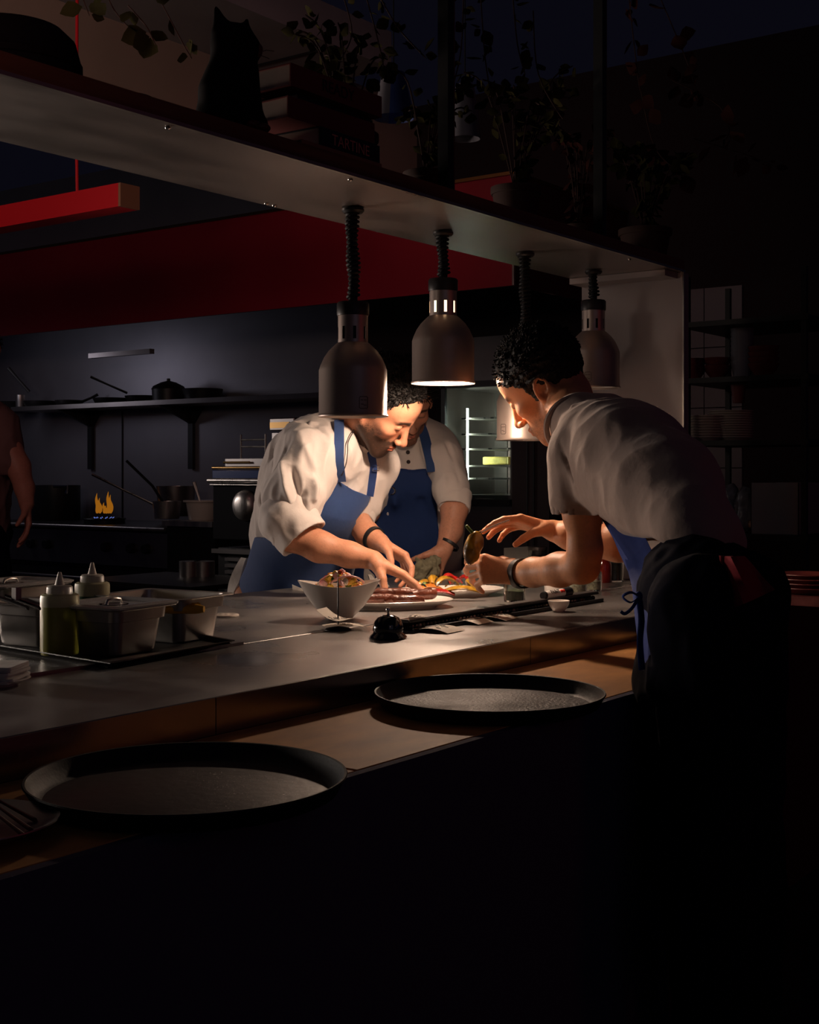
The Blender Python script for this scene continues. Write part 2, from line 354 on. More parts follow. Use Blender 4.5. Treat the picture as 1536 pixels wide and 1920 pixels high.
# ------------------------------------------------------------------ smooth-union field and surface nets
class Field:
    def __init__(s, res): s.res = res; s.pr = []; s.post = []
    def cap(s, a, b, ra, rb=None, k=0.02, sub=False):
        s.pr.append(('c', np.array(a, float), np.array(b, float), ra, ra if rb is None else rb, k, sub)); return s
    def chain(s, pts, rs, k=0.02, sub=False):
        for i in range(len(pts)-1): s.cap(pts[i], pts[i+1], rs[i], rs[i+1], k, sub)
        return s
    def slab(s, a, b, ra, rb, k, off, n=3, off2=None):
        """n capsules side by side, spread from -off to +off"""
        a = Vector(a); b = Vector(b); off = Vector(off); off2 = off if off2 is None else Vector(off2)
        for i in range(n):
            t = -1 + 2*i/(n-1); s.cap(a + off*t, b + off2*t, ra, rb, k)
        return s
    def ell(s, c, r, R=None, k=0.02, sub=False):
        s.pr.append(('e', np.array(c, float), np.array(r, float), None if R is None else np.array(R), 0, k, sub)); return s
    def op(s, fn): s.post.append(fn); return s
    def _ext(s, p):
        if p[0] == 'c': return np.minimum(p[1]-p[3], p[2]-p[4]), np.maximum(p[1]+p[3], p[2]+p[4])
        m = max(p[2]) if p[3] is not None else p[2]; return p[1]-m, p[1]+m
    def build(s, inflate=0.0):
        res = s.res; lo = np.min([s._ext(p)[0] for p in s.pr if not p[6]], 0) - 3*res - abs(inflate)
        hi = np.max([s._ext(p)[1] for p in s.pr if not p[6]], 0) + 3*res + abs(inflate)
        n = np.ceil((hi-lo)/res).astype(int)+1
        ax = [(lo[i] + res*np.arange(n[i])).astype(np.float32) for i in range(3)]
        Fd = np.full(tuple(n), 0.2, np.float32)
        for p in s.pr:
            a, b = s._ext(p); k = p[5]; m = k + 3*res + abs(inflate)
            i0 = np.maximum(((a-m-lo)/res).astype(int), 0); i1 = np.minimum(np.ceil((b+m-lo)/res).astype(int)+1, n)
            if (i1 <= i0).any(): continue
            X = ax[0][i0[0]:i1[0], None, None]; Y = ax[1][None, i0[1]:i1[1], None]; Z = ax[2][None, None, i0[2]:i1[2]]
            if p[0] == 'c':
                d = (p[2]-p[1]).astype(np.float32); L = float(d@d)+1e-12; q = p[1].astype(np.float32)
                t = np.clip(((X-q[0])*d[0] + (Y-q[1])*d[1] + (Z-q[2])*d[2])/L, 0, 1)
                D = np.sqrt((X-q[0]-t*d[0])**2 + (Y-q[1]-t*d[1])**2 + (Z-q[2]-t*d[2])**2) - (p[3] + (p[4]-p[3])*t)
            else:
                x, y, z = X-p[1][0], Y-p[1][1], Z-p[1][2]
                if p[3] is not None:
                    R = p[3].T; x, y, z = R[0,0]*x+R[0,1]*y+R[0,2]*z, R[1,0]*x+R[1,1]*y+R[1,2]*z, R[2,0]*x+R[2,1]*y+R[2,2]*z
                r = p[2]; k0 = np.sqrt((x/r[0])**2+(y/r[1])**2+(z/r[2])**2); k1 = np.sqrt((x/r[0]**2)**2+(y/r[1]**2)**2+(z/r[2]**2)**2)
                D = (k0*(k0-1)/np.maximum(k1, 1e-6)).astype(np.float32)
            sl = tuple(slice(i0[i], i1[i]) for i in range(3)); A = Fd[sl]
            if p[6]:
                D = -D; h = np.maximum(k-np.abs(A-D), 0)/max(k, 1e-6); Fd[sl] = np.maximum(A, D) + h*h*k*0.25
            else:
                h = np.maximum(k-np.abs(A-D), 0)/max(k, 1e-6); Fd[sl] = np.minimum(A, D) - h*h*k*0.25
        if inflate: Fd -= inflate
        for fn in s.post: Fd = fn(Fd, ax[0][:, None, None], ax[1][None, :, None], ax[2][None, None, :])
        s.F = Fd; s.lo = lo; return s
    def mesh(s):
        Fd = s.F.astype(np.float32); S = Fd < 0; nx, ny, nz = Fd.shape
        c = np.zeros((nx-1, ny-1, nz-1), np.int8)
        for i in (0,1):
            for j in (0,1):
                for k in (0,1): c += S[i:nx-1+i, j:ny-1+j, k:nz-1+k]
        act = np.argwhere((c > 0) & (c < 8)); idx = np.full(c.shape, -1, np.int32); idx[tuple(act.T)] = np.arange(len(act))
        cr = [(i,j,k) for i in (0,1) for j in (0,1) for k in (0,1)]
        val = {q: Fd[act[:,0]+q[0], act[:,1]+q[1], act[:,2]+q[2]] for q in cr}
        acc = np.zeros((len(act), 3)); cnt = np.zeros(len(act))
        for q in cr:
            for a in range(3):
                if q[a] == 0:
                    q2 = tuple(1 if x == a else q[x] for x in range(3)); v0, v1 = val[q], val[q2]; m = (v0 < 0) != (v1 < 0)
                    t = np.where(m, v0/np.where(m, v0-v1, 1), 0); p = np.zeros((len(act), 3)); p[:] = q; p[:, a] = t
                    acc += p*m[:, None]; cnt += m
        V = (act + acc/cnt[:, None])*s.res + s.lo; Q = []
        for a in range(3):
            b, d = (a+1) % 3, (a+2) % 3; sl0 = [slice(1,-1)]*3; sl0[a] = slice(0,-1); sl1 = [slice(1,-1)]*3; sl1[a] = slice(1,None)
            A, B = S[tuple(sl0)], S[tuple(sl1)]
            for inside in (True, False):
                e = np.argwhere((A != B) & (A == inside)); 
                if not len(e): continue
                e = e + 1; e[:, a] -= 1
                def cell(ob, od):
                    g = e.copy(); g[:, b] += ob; g[:, d] += od; return idx[tuple(g.T)]
                q = np.stack([cell(-1,-1), cell(0,-1), cell(0,0), cell(-1,0)], 1)
                if not inside: q = q[:, ::-1]
                Q.append(q)
        Q = np.concatenate(Q) if Q else np.zeros((0,4), int); Q = Q[(Q >= 0).all(1)]
        return V, Q
def vnormals(V, Q):
    n = np.cross(V[Q[:,2]]-V[Q[:,0]], V[Q[:,3]]-V[Q[:,1]]); N = np.zeros_like(V)
    for k in range(4): np.add.at(N, Q[:, k], n)
    return N/np.maximum(np.linalg.norm(N, axis=1, keepdims=True), 1e-12)
def relax(V, Q, it=2, lam=0.5):
    for _ in range(it):
        A = np.zeros_like(V); c = np.zeros(len(V))
        for k in range(4):
            np.add.at(A, Q[:, k], V[Q[:, (k+1) % 4]]); np.add.at(A, Q[:, k], V[Q[:, (k+3) % 4]]); np.add.at(c, Q[:, k], 2)
        V = V + lam*(A/c[:, None] - V)
    return V
def nz(V, s=(1,1,1), off=0.0):
    return np.array([mnoise.noise(Vector((x*s[0]+off, y*s[1]+off*1.7, z*s[2]))) for x, y, z in V])
def fold(V, lines):
    """lines: (list of points, width, height): raised or sunk ridges along polylines"""
    D = np.zeros(len(V))
    for pts, w, h in lines:
        best = np.full(len(V), 9.0)
        for a, b in zip(pts[:-1], pts[1:]):
            a = np.array(a); b = np.array(b); d = b-a; t = np.clip(((V-a)@d)/(d@d+1e-12), 0, 1)
            best = np.minimum(best, np.linalg.norm(V-a-t[:, None]*d, axis=1))
        D += 1.5*h*np.exp(-(best/(w*.8))**2)
    return D
def vobj(name, parts, mats, parent=None, cols=None, world=True, loc=None):
    """mesh object from (V, Q) numpy pieces, world coordinates; cols: per piece colour arrays"""
    Vs = np.concatenate([p[0] for p in parts]); Qs = []; o = 0
    for p in parts: Qs.append(p[1]+o); o += len(p[0])
    Qs = np.concatenate(Qs)
    w = wloc(parent) if (world and parent is not None) else (Vector(loc) if (world and loc is not None) else Vector((0,0,0)))
    Vs = Vs - np.array(w)
    me = bpy.data.meshes.new(name); me.vertices.add(len(Vs)); me.vertices.foreach_set('co', Vs.astype(np.float32).ravel())
    me.loops.add(Qs.size); me.loops.foreach_set('vertex_index', Qs.astype(np.int32).ravel())
    me.polygons.add(len(Qs)); me.polygons.foreach_set('loop_start', np.arange(0, Qs.size, 4, dtype=np.int32))
    me.polygons.foreach_set('use_smooth', np.ones(len(Qs), bool)); me.update(calc_edges=True); me.validate()
    for m in (mats if isinstance(mats, (list, tuple)) else [mats]): me.materials.append(M[m] if isinstance(m, str) else m)
    if cols is not None:
        C = np.concatenate(cols); ca = me.color_attributes.new('Col', 'FLOAT_COLOR', 'POINT')
        ca.data.foreach_set('color', np.concatenate([C, np.ones((len(C),1))], 1).astype(np.float32).ravel())
    ob = bpy.data.objects.new(name, me)
    if loc is not None: ob.location = loc
    return link(ob, parent)
def proj(X, Y, Z):
    """pixel coordinates of world points (arrays)"""
    d = X*FW.x + Y*FW.y; l = X*RT.x + Y*RT.y
    return 768 + l/d*F, HY - (Z-CZ)/d*F, d
def polysd(px, py, poly):
    """signed distance in px to a polygon (negative inside)"""
    best = None; ins = None; n = len(poly)
    for i in range(n):
        ax_, ay_ = poly[i]; bx, by = poly[(i+1) % n]; ex, ey = bx-ax_, by-ay_; wx, wy = px-ax_, py-ay_
        t = np.clip((wx*ex+wy*ey)/(ex*ex+ey*ey), 0, 1); dd = (wx-ex*t)**2 + (wy-ey*t)**2
        best = dd if best is None else np.minimum(best, dd)
        c = ((ay_ > py) != (by > py)) & (px < (bx-ax_)*(py-ay_)/((by-ay_) if by != ay_ else 1e-9) + ax_)
        ins = c if ins is None else ins ^ c
    return np.where(ins, -1, 1)*np.sqrt(best)
# ------------------------------------------------------------------ the room
CT = 0.925                      # counter top
mb = MB().box((-3, -4, -0.1), (9, 9, 0)); struct('floor', mb, mat('floor', (0.03, 0.025, 0.025), 0.4, var=0.2), 'dark restaurant floor')
mb = MB().box((6.2, 5.0, 0), (6.35, 9, 3.4)); 
o = struct('wall_back', mb, 'wallsteel', 'stainless steel kitchen wall behind the stoves')
mb = MB().box((6.2, 1.2, 0), (6.35, 4.995, 3.4)); struct('wall_right', mb, 'darkwall', 'wall with shade painted in behind the oven and the crockery shelves')  # near-black colour stands in for shade on this unlit stretch of wall
mb = MB()
for j in range(4):
    for i in range(2):
        mb.box((6.185, 2.52+0.2*i, 1.0+0.3*j), (6.199, 2.715+0.2*i, 1.295+0.3*j))
struct('trim_1', mb, 'tile', 'pale tiles on the wall behind the crockery shelves')
mb = MB()
for vv in (7.02,):
    mb.box((6.192, vv-0.004, 0.9), (6.1995, vv+0.004, 1.70))
struct('trim_2', mb, 'black', 'thin vertical seam of the steel kitchen wall')
mb = MB().box((0.3, 4.5, 2.76), (6.2, 4.7, 3.4)); struct('wall_upper', mb, 'beige', 'beige bulkhead wall above the kitchen')
mb = MB().box((-0.6, 3.93, 3.27), (5.2, 4.5, 3.45)); struct('ceiling_soffit', mb, 'greypaint', 'grey soffit under the ceiling').name = 'ceiling'
mb = MB()
mb.box((4.76, 3.93, 3.262), (4.78, 4.5, 3.27)); struct('trim_3', mb, 'black', 'joint line across the grey soffit')

# extractor hood: corner at (5.08, 3.15)
t = thing('extractor_hood', 'huge red extractor hood hanging over the stoves', 'hood', (5.08, 3.15, 2.12))
mb = MB()
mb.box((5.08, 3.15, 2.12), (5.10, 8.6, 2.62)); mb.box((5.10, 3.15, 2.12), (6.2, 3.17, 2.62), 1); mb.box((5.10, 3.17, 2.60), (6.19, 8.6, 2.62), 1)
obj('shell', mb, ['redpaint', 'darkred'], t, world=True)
mb = MB().box((5.07, 3.14, 2.62), (5.105, 8.6, 2.635)); mb.box((5.105, 3.14, 2.62), (6.19, 3.18, 2.635)); obj('top_edge', mb, 'brass', t, world=True)
mb = MB().box((5.074, 3.143, 2.12), (5.084, 3.153, 2.62)); obj('corner_trim', mb, 'steel', t, world=True)
for k in range(9):
    v0 = 3.3 + 0.58*k
    mb = MB()
    mb.obox((5.55, v0+0.27, 2.33), Vector((0.26,0,0.13)), Vector((0,0.26,0)), Vector((-0.006,0,0.012)))
    for q in range(7): mb.obox((5.53, v0+0.06+0.07*q, 2.31), Vector((0.24,0,0.12)), Vector((0,0.006,0)), Vector((-0.006,0,0.012)), 1)
    obj('grease_filter', mb, ['stoveblack', 'dimsteel'], t, world=True)

# red linear pendant light at the upper left
e = onv(226, 3.6, 2.0); bz1 = zat(342, e); bz0 = zat(386, e)
t = thing('linear_pendant', 'bright red bar pendant hanging on a thin red wire', 'lamp', (e.x, e.y, bz0))
mb = MB().box((e.x, e.y+0.012, bz0), (e.x+0.09, e.y+2.2, bz1)); obj('housing', mb, 'redbeam', t, world=True)
mb = MB().box((e.x, e.y, bz0), (e.x+0.09, e.y+0.012, bz1)); obj('end_cap', mb, 'book_tan', t, world=True, label='brown end cap')
wp = onu(145, e.x+0.04, 2.0)
mb = MB().tube([(wp.x, wp.y, bz1), (wp.x-0.004, wp.y, bz1+0.2), (wp.x, wp.y, 3.2)], 0.006, 8); obj('wire', mb, 'redbeam', t, world=True)

# ------------------------------------------------------------------ pass counter
t = thing('pass_counter', 'long stainless steel pass counter the cooks plate food on', 'counter', (0.4, 1.45, 0))
mb = MB()
mb.box((0.3, 1.86, CT-0.03), (4.3, 2.65, CT)); mb.box((0.3, 1.45, CT-0.045), (4.3, 1.852, CT))
obj('worktop', mb, 'counter', t, world=True, bevel=0.003)
mb = MB().box((0.3, 1.852, CT-0.05), (4.3, 1.86, CT-0.012)); obj('joint', mb, 'black', t, world=True)
p1 = onv(450, 1.856, CT); p2 = onv(633, 1.856, CT)
mb = MB().box((0.3, 1.845, CT), (p1.x, 1.872, CT+0.006)); obj('joint_strip', mb, 'dimsteel', t, world=True)
mb = MB().box((0.3, 1.46, 0), (4.3, 1.50, CT-0.046)); obj('front_panel', mb, 'darkred', t, world=True)
mb = MB()
xs = [0.3, onv(405, 1.447, CT).x, onv(995, 1.447, CT).x, 4.3]
for i in range(3): mb.box((xs[i]+0.001, 1.447, CT-0.058), (xs[i+1]-0.001, 1.4495, CT-0.001))
obj('front_fascia', mb, 'fascia', t, world=True, label='polished steel strip along the counter edge')
mb = MB().box((0.35, 2.45, 0), (4.28, 2.5, CT-0.05)); obj('rear_panel', mb, 'dimsteel', t, world=True)
mb = MB().box((0.35, 1.8, 0.3), (4.28, 2.44, 0.33)); obj('under_shelf', mb, 'dimsteel', t, world=True)
# waiters' ledge
LZ = 0.867
t = thing('tray_ledge', 'low wooden ledge for trays along the front of the counter', 'ledge', (0.4, 1.12, 0))
q2 = onv(668, 1.12, LZ)
mb = MB().box((0.2, 1.12, LZ-0.03), (q2.x-0.003, 1.446, LZ)); mb.prism([(q2.x+0.003, 1.12), (2.70, 1.12), (3.08, 1.446), (q2.x+0.003, 1.446)], LZ-0.03, LZ)
obj('board', mb, 'ledge_wood', t, world=True, bevel=0.002)
mb = MB().box((0.2, 1.105, 0.0), (2.72, 1.1195, LZ-0.001)); obj('front_panel', mb, 'frontpanel', t, world=True)

# ------------------------------------------------------------------ overhead shelf
SZ = 1.91
t = thing('overhead_shelf', 'long steel and wood shelf hanging over the counter carrying books and plants', 'shelf', (0.3, 1.78, SZ))
mb = MB().box((0.2, 1.782, SZ), (3.89, 2.14, SZ+0.006)); obj('steel_underside', mb, 'shelfsteel', t, world=True)
mb = MB().box((0.2, 1.78, SZ+0.006), (3.90, 1.80, SZ+0.038)); mb.box((0.2, 1.80, SZ+0.006), (3.90, 2.14, SZ+0.034)); obj('board', mb, 'wood_lip', t, world=True)
mb = MB().box((0.2, 1.776, SZ-0.001), (3.90, 1.784, SZ+0.006)); obj('edge_trim', mb, 'steel', t, world=True)
for px, side in ((315, 0), (500, 1), (515, 1), (1128, 1), (1180, 0), (657, 0)):
    v = 1.80 if side == 0 else 2.12
    p = onv(px, v, SZ-0.002); mb = MB().ell((0,0,0), (0.006,0.006,0.004), nu=10, nv=6)
    obj('screw', mb, 'chrome', t).location = p - t.location
mb = MB().box((3.892, 1.78, CT+0.001), (3.93, 2.145, SZ-0.001)); obj('end_panel', mb, 'panel', t, world=True, label='grey upright panel at the end of the shelf')
mb = MB().box((3.886, 1.776, CT+0.001), (3.892, 1.781, SZ)); obj('panel_edge', mb, 'steel', t, world=True)
mb = MB().box((3.80, 1.80, SZ-0.02), (3.889, 2.14, SZ-0.001)); obj('angle_bracket', mb, 'panel', t, world=True)
for px in (832, 1121):
    p = onv(px, 1.86, SZ)
    mb = MB().box((p.x-0.018, 1.835, SZ+0.034), (p.x+0.008, 1.865, 3.4)); mb.box((p.x+0.008, 1.84, SZ+0.034), (p.x+0.020, 1.862, 3.4), 1)  # brown second strip paints the orange-lit side of the rod
    obj('hanger_rod', mb, ['black', 'wood_lip'], t, world=True)

# ------------------------------------------------------------------ heat lamps
def make_lamp(px, zb, lit, label, badge=0.0):
    """lamp hanging over (px, v = 1.99); zb is the height of the rim"""
    p = onv(px, 1.99, zb); t = thing('heat_lamp', label, 'heat lamp', (p.x, p.y, zb), 0, 'heat lamps under the shelf')
    R = 0.082
    mb = MB(); pr = [(R-0.003, 0.006), (R+0.002, 0.0), (R+0.003, 0.003), (R, 0.008), (R, 0.112), (R-0.004, 0.124), (R-0.012, 0.142), (R-0.023, 0.158), (R-0.036, 0.171), (0.038, 0.178)]
    ins = [(0.034, 0.172), (R-0.026, 0.150), (R-0.006, 0.112), (R-0.004, 0.008), (R-0.003, 0.006)]
    mb.lathe([(0.036, 0.178)] + pr[::-1], 64); obj('shade', mb, 'lampshade', t)
    mb = MB(); mb.lathe(ins[::-1], 48); obj('shade_lining', mb, 'lampwhite', t, label='white inside of the shade')
    mb = MB(); seg = 8; rn = 0.036     # neck with vent slots
    for zz0, zz1 in ((0.176, 0.186), (0.216, 0.243)): mb.lathe([(rn, zz0), (rn, zz1)], 48)
    for k in range(seg):
        a0 = 2*math.pi*(k+0.13)/seg; a1 = 2*math.pi*(k+0.87)/seg; vs = []; fs = []
        for q in range(7):
            a = a0+(a1-a0)*q/6; vs += [(rn*math.cos(a), rn*math.sin(a), 0.186), (rn*math.cos(a), rn*math.sin(a), 0.216)]
        for q in range(6): fs.append((2*q, 2*q+2, 2*q+3, 2*q+1))
        mb.add(vs, fs)
    mb.lathe([(rn, 0.243), (0.01, 0.2435)], 48)
    obj('vented_neck', mb, 'lampshade', t)
    mb = MB().lathe([(rn-0.006, 0.18), (rn-0.006, 0.235)], 32); obj('socket', mb, 'slot' if lit else 'black', t)
    mb = MB().lathe([(0, 0.2436), (rn+0.002, 0.2436), (rn+0.003, 0.247), (rn+0.003, 0.272), (rn, 0.276), (0.012, 0.277)], 40); obj('collar', mb, 'black', t)
    top = SZ - zb; mb = MB(); n = int((top-0.277-0.012)/0.011)
    mb.tube([(0,0,0.27), (0.004,0,0.27+(top-0.27)*0.35), (-0.003,0,0.27+(top-0.27)*0.7), (0,0,top-0.01)], 0.011, 12)
    pts = []
    for q in range(n*14):
        zz = 0.285 + (top-0.012-0.285)*q/(n*14-1); a = 2*math.pi*q/14; f = (zz-0.27)/(top-0.27); sx = 0.004*math.sin(f*math.pi*2)
        rr = 0.0125 + 0.002*math.sin(q*0.05+px); pts.append((sx+rr*math.cos(a), rr*math.sin(a), zz))
    mb.tube(pts, 0.0042, 6); obj('coiled_cord', mb, 'rubber', t)
    mb = MB().lathe([(0, top-0.014), (0.022, top-0.014), (0.027, top-0.009), (0.027, top-0.004), (0.012, top-0.001), (0, top-0.001)], 28); obj('ceiling_mount', mb, 'black', t)
    mb = MB().lathe([(0, 0.030), (0.03, 0.033), (0.055, 0.045), (0.062, 0.06), (0.05, 0.09), (0.025, 0.13), (0, 0.15)], 32)
    obj('bulb', mb, 'bulb' if lit else 'bulb_off', t)
    # stamped badge: a little rounded frame with two marks, on the side facing the dining room
    a0 = math.atan2(-CA, -SA) if False else math.atan2(-SA, -CA) + badge; mb = MB(); rb = R+0.0006
    def cyl(a, z): return Vector((rb*math.cos(a), rb*math.sin(a), z))
    w = 0.125
    loop = [cyl(a0+w*x, 0.031+0.014*z) for x, z in [(-1,-.8),(-.8,-1),(.8,-1),(1,-.8),(1,.8),(.8,1),(-.8,1),(-1,.8)]]
    mb.tube(loop, 0.0006, 5, closed=True)
    for za, xa in ((0.006, -0.4), (0.006, 0.4), (-0.004, -0.3), (-0.006, 0.35)): mb.tube([cyl(a0+w*(xa-.3), 0.031+za), cyl(a0+w*(xa+.3), 0.031+za)], 0.0007, 5)
    obj('badge', mb, 'ink', t)
    if lit:
        l = bpy.data.lights.new('heat_lamp_glow', 'POINT'); l.energy = 20; l.color = (1.0, 0.72, 0.53); l.shadow_soft_size = 0.035
        lo = bpy.data.objects.new('heat_lamp_glow', l); link(lo, t); lo.location = (0, 0, 0.022)
    return t
make_lamp(662, 1.406, False, 'steel heat lamp nearest the camera, unlit, in front of a cook\'s head', 0.35)
make_lamp(831, 1.507, True, 'glowing steel heat lamp with lit vent slots, the only one switched on', 2.6)
make_lamp(985, 1.366, False, 'lowest steel heat lamp, partly behind the waiter\'s bearded face', -0.95)
make_lamp(1113, 1.538, False, 'steel heat lamp farthest along the shelf, above the waiter\'s shoulder', -0.35)
# ------------------------------------------------------------------ people
def tow(R, o, s=1.0):
    """local head frame -> world"""
    R = np.array(R); o = np.array(o)
    return (lambda V: V @ R.T*s + o), (lambda p: tuple((np.array(p)-o) @ R/s))
def basis(r, f, u):
    r, f, u = cv(*r), cv(*f), cv(*u); f.normalize(); r = (r - f*r.dot(f)).normalized(); u = r.cross(f)
    return np.stack([np.array(r), np.array(f), np.array(u)], 1)
def make_head(R, o, neckbase, neck_r=0.058, res=0.0022, beard=1.0, skin=(0.62, 0.30, 0.19), hs=1.0, neck2=None):
    toW, toL = tow(R, o, hs); nb = toL(neckbase)
    f = Field(res)
    f.ell((0,-.012,.045), (.076,.098,.088), k=.02)
    f.ell((0,.040,.055), (.062,.050,.050), k=.03)
    f.ell((0,.035,-.02), (.058,.055,.062), k=.03)
    for s in (-1, 1):
        f.cap((s*.052,-.002,-.045), (s*.022,.072,-.095), .017, .016, k=.03)
        f.ell((s*.042,.062,-.008), (.020,.020,.016), k=.022)
        f.cap((s*.010,.088,.032), (s*.040,.076,.036), .0085, .0075, k=.014)
    f.ell((0,.078,-.100), (.022,.018,.018), k=.02)
    f.ell((0,.072,-.064), (.031,.028,.030), k=.02)
    for s in (-1, 1): f.ell((s*.032,.101,.017), (.019,.018,.014), k=.014, sub=True)
    f.cap((0,.089,.024), (0,.111,-.020), .0075, .0100, k=.012)
    f.ell((0,.115,-.027), (.0115,.0115,.0105), k=.008)
    for s in (-1, 1):
        f.ell((s*.0125,.104,-.031), (.0080,.0105,.0080), k=.005)
        f.ell((s*.0068,.108,-.0405), (.0034,.005,.004), k=.002, sub=True)
        f.ell((s*.031,.076,.016), (.0145,.0145,.0130), k=.003)            # lids over the eyes, looking down
        f.cap((s*.020,.0875,.010), (s*.042,.0795,.009), .0022, .0018, k=.003)
    f.cap((-.019,.094,-.0580), (0,.1015,-.0555), .0042, .0052, k=.005); f.cap((.019,.094,-.0580), (0,.1015,-.0555), .0042, .0052, k=.005)
    f.cap((-.017,.093,-.0655), (0,.0995,-.0675), .0045, .0062, k=.004); f.cap((.017,.093,-.0655), (0,.0995,-.0675), .0045, .0062, k=.004)
    f.cap((-.020,.1005,-.0618), (.020,.1005,-.0618), .0016, k=.003, sub=True)
    for s in (-1, 1):                                                     # ears
        E = np.array(R3(0, 0, s*-.30) @ R3(.22, 0, 0))
        f.ell((s*.0775,-.014,.000), (.0050,.016,.029), R=E, k=.006)
        pts = []
        for q in range(13):
            a = math.radians(-60 + 290*q/12); y = -.015 - .0165*math.cos(a-1.57)*1.0; 
            p = np.array((s*.0065, .0165*math.cos(a+.0)*-1, .0285*math.sin(a)))
            p = E @ p + np.array((s*.079, -.014, .001)); pts.append(tuple(p))
        f.chain(pts, [.0040]*len(pts), k=.0015)
        f.ell(tuple(E @ np.array((s*.008,.003,-.003)) + np.array((s*.078,-.014,0))), (.0075,.0085,.0135), R=E, k=.002, sub=True)
        f.ell(tuple(E @ np.array((s*.008,-.002,.015)) + np.array((s*.078,-.014,0))), (.0055,.010,.006), R=E, k=.002, sub=True)
        f.ell((s*.076,-.002,-.029), (.0045,.0065,.009), k=.005)
    f.cap((0,-.030,-.045), nb, neck_r*.95, neck_r*1.05, k=.03)
    if neck2 is not None: f.cap(nb, toL(neck2), neck_r, neck_r*1.3, k=.03)
    f.build(); V, Q = f.mesh(); V = relax(V, Q, 1, .4)
    x, y, z = np.abs(V[:,0]), V[:,1], V[:,2]
    C = np.tile(np.array(skin), (len(V), 1))
    def ramp(a, lo, hi): return np.clip((a-lo)/(hi-lo), 0, 1)
    def ramp2(C, m, col): return C*(1-m[:, None]) + np.array(col)*m[:, None]
    nn = nz(V, (90,90,90))*.5+.5; n3 = nz(V, (400,400,400))*.5+.5
    red = np.exp(-(((x-.04)/.02)**2 + ((y-.07)/.03)**2 + ((z+.012)/.02)**2))*.5 + np.exp(-((x/.014)**2 + ((y-.115)/.014)**2 + ((z+.028)/.012)**2))*.6
    C = ramp2(C, red*.6, (skin[0]*1.0, skin[1]*.72, skin[2]*.65))
    jaw = ramp(-z, .030, .050)*ramp(y, -.015, .012)*(1-ramp(x, .085, .09))*ramp(z, -.150, -.118)
    tash = np.exp(-((z+.048)/.0095)**2)*ramp(y, .074, .084)*(1-ramp(x, .027, .038))
    cheek = ramp(-z, -.005+.0, .045)*ramp(x, .038, .056)*ramp(y, -.005, .02)*(1-ramp(y, .06, .075))
    b = np.clip(np.maximum(np.maximum(jaw, tash*1.1), cheek*.75), 0, 1)*beard
    b = np.clip(b*(.7+.6*nn)*(.45+1.1*n3), 0, .97)
    lips = np.exp(-((z+.0615)/.0075)**4)*ramp(y, .090, .095)*(1-ramp(x, .017, .021))
    C = ramp2(C, b*(1-lips), (.028, .015, .011)); C = ramp2(C, lips*.75, (skin[0]*.85, skin[1]*.42, skin[2]*.42))
    brow = np.exp(-((z-(.0375+.05*(x-.028)*(x<.028)-.14*(x-.034)*(x>.034)))/.0068)**4)*ramp(x, .006, .011)*(1-ramp(x, .047, .055))*ramp(y, .06, .07)
    C = ramp2(C, np.clip(brow*(.85+.4*nn), 0, .95), (.022, .014, .012))
    lash = np.exp(-((z-.0090)/.0028)**2)*ramp(x, .016, .021)*(1-ramp(x, .042, .047))*ramp(y, .072, .077)
    C = ramp2(C, lash*.9, (.02, .012, .01))
    stub = ramp(z, .02, .05)*(1-ramp(y, .00, .04))*0.9                        # cropped hair at the sides
    C = ramp2(C, np.clip(stub*(x > .05), 0, 1)*.6, (.05, .03, .025))
    return toW(V), Q, C
def make_hair(R, o, top=.016, quiff=.0, side=.004, n_t=900, seed=1, ln=.018, spiky=.6, fringe=(.078, .35), hs=1.0, nape=.95):
    toW, toL = tow(R, o, hs); f = Field(.0028)
    f.ell((0,-.016,.050), (.078+side,.101+side,.088+top), k=.02)
    if quiff: f.cap((-.035,.055,.105+quiff*.3), (.035,.055,.105+quiff*.3), .028+quiff, k=.03)
    def cut(Fd, X, Y, Z):
        line = np.where(Y > .012, .030 + (Y-.012)*((fringe[0]-.030)/.075), np.where(Y > -.03, .030 - (.012-Y)*.55, .007 + (Y+.03)*nape))
        burn = (np.abs(Y-.012) < .011)*.045
        D = (line - burn - Z).astype(np.float32); Fd = np.maximum(Fd, D*.8)
        D2 = (Y - fringe[0]*1.0 - (Z-.09)*fringe[1] - .0).astype(np.float32)
        return np.maximum(Fd, D2)
    f.op(cut); f.build(); V, Q = f.mesh(); V = relax(V, Q, 2)
    N = vnormals(V, Q); V = V + N*(nz(V, (55,55,90), seed)*.006 + nz(V, (160,160,200), seed+3)*.003)[:, None]
    rnd = random.Random(seed); mb = MB(); cand = [i for i in range(len(V)) if V[i][2] > .02]
    for _ in range(n_t):
        i = rnd.choice(cand); p = Vector(V[i]); nrm = Vector(N[i]); 
        flow = Vector((0, -.35, -.25)) + Vector((rnd.uniform(-1,1), rnd.uniform(-.8,.8), rnd.uniform(-.4,.6)))*spiky
        d = (nrm*(.35+.5*spiky) + (flow - nrm*flow.dot(nrm))).normalized(); L = ln*rnd.uniform(.6,1.2)*(1 if p.z > .06 else .45)
        m = p + d*L*.55 + nrm*.001; e = p + d*L - nrm*L*.15
        mb.tube([p - nrm*.002, m, e], [.0022, .0016, .0003], 4, cap=False)
    hv = np.array(mb.v); hq = np.array([q for q in mb.f])
    return (toW(V), Q), (toW(hv), hq)
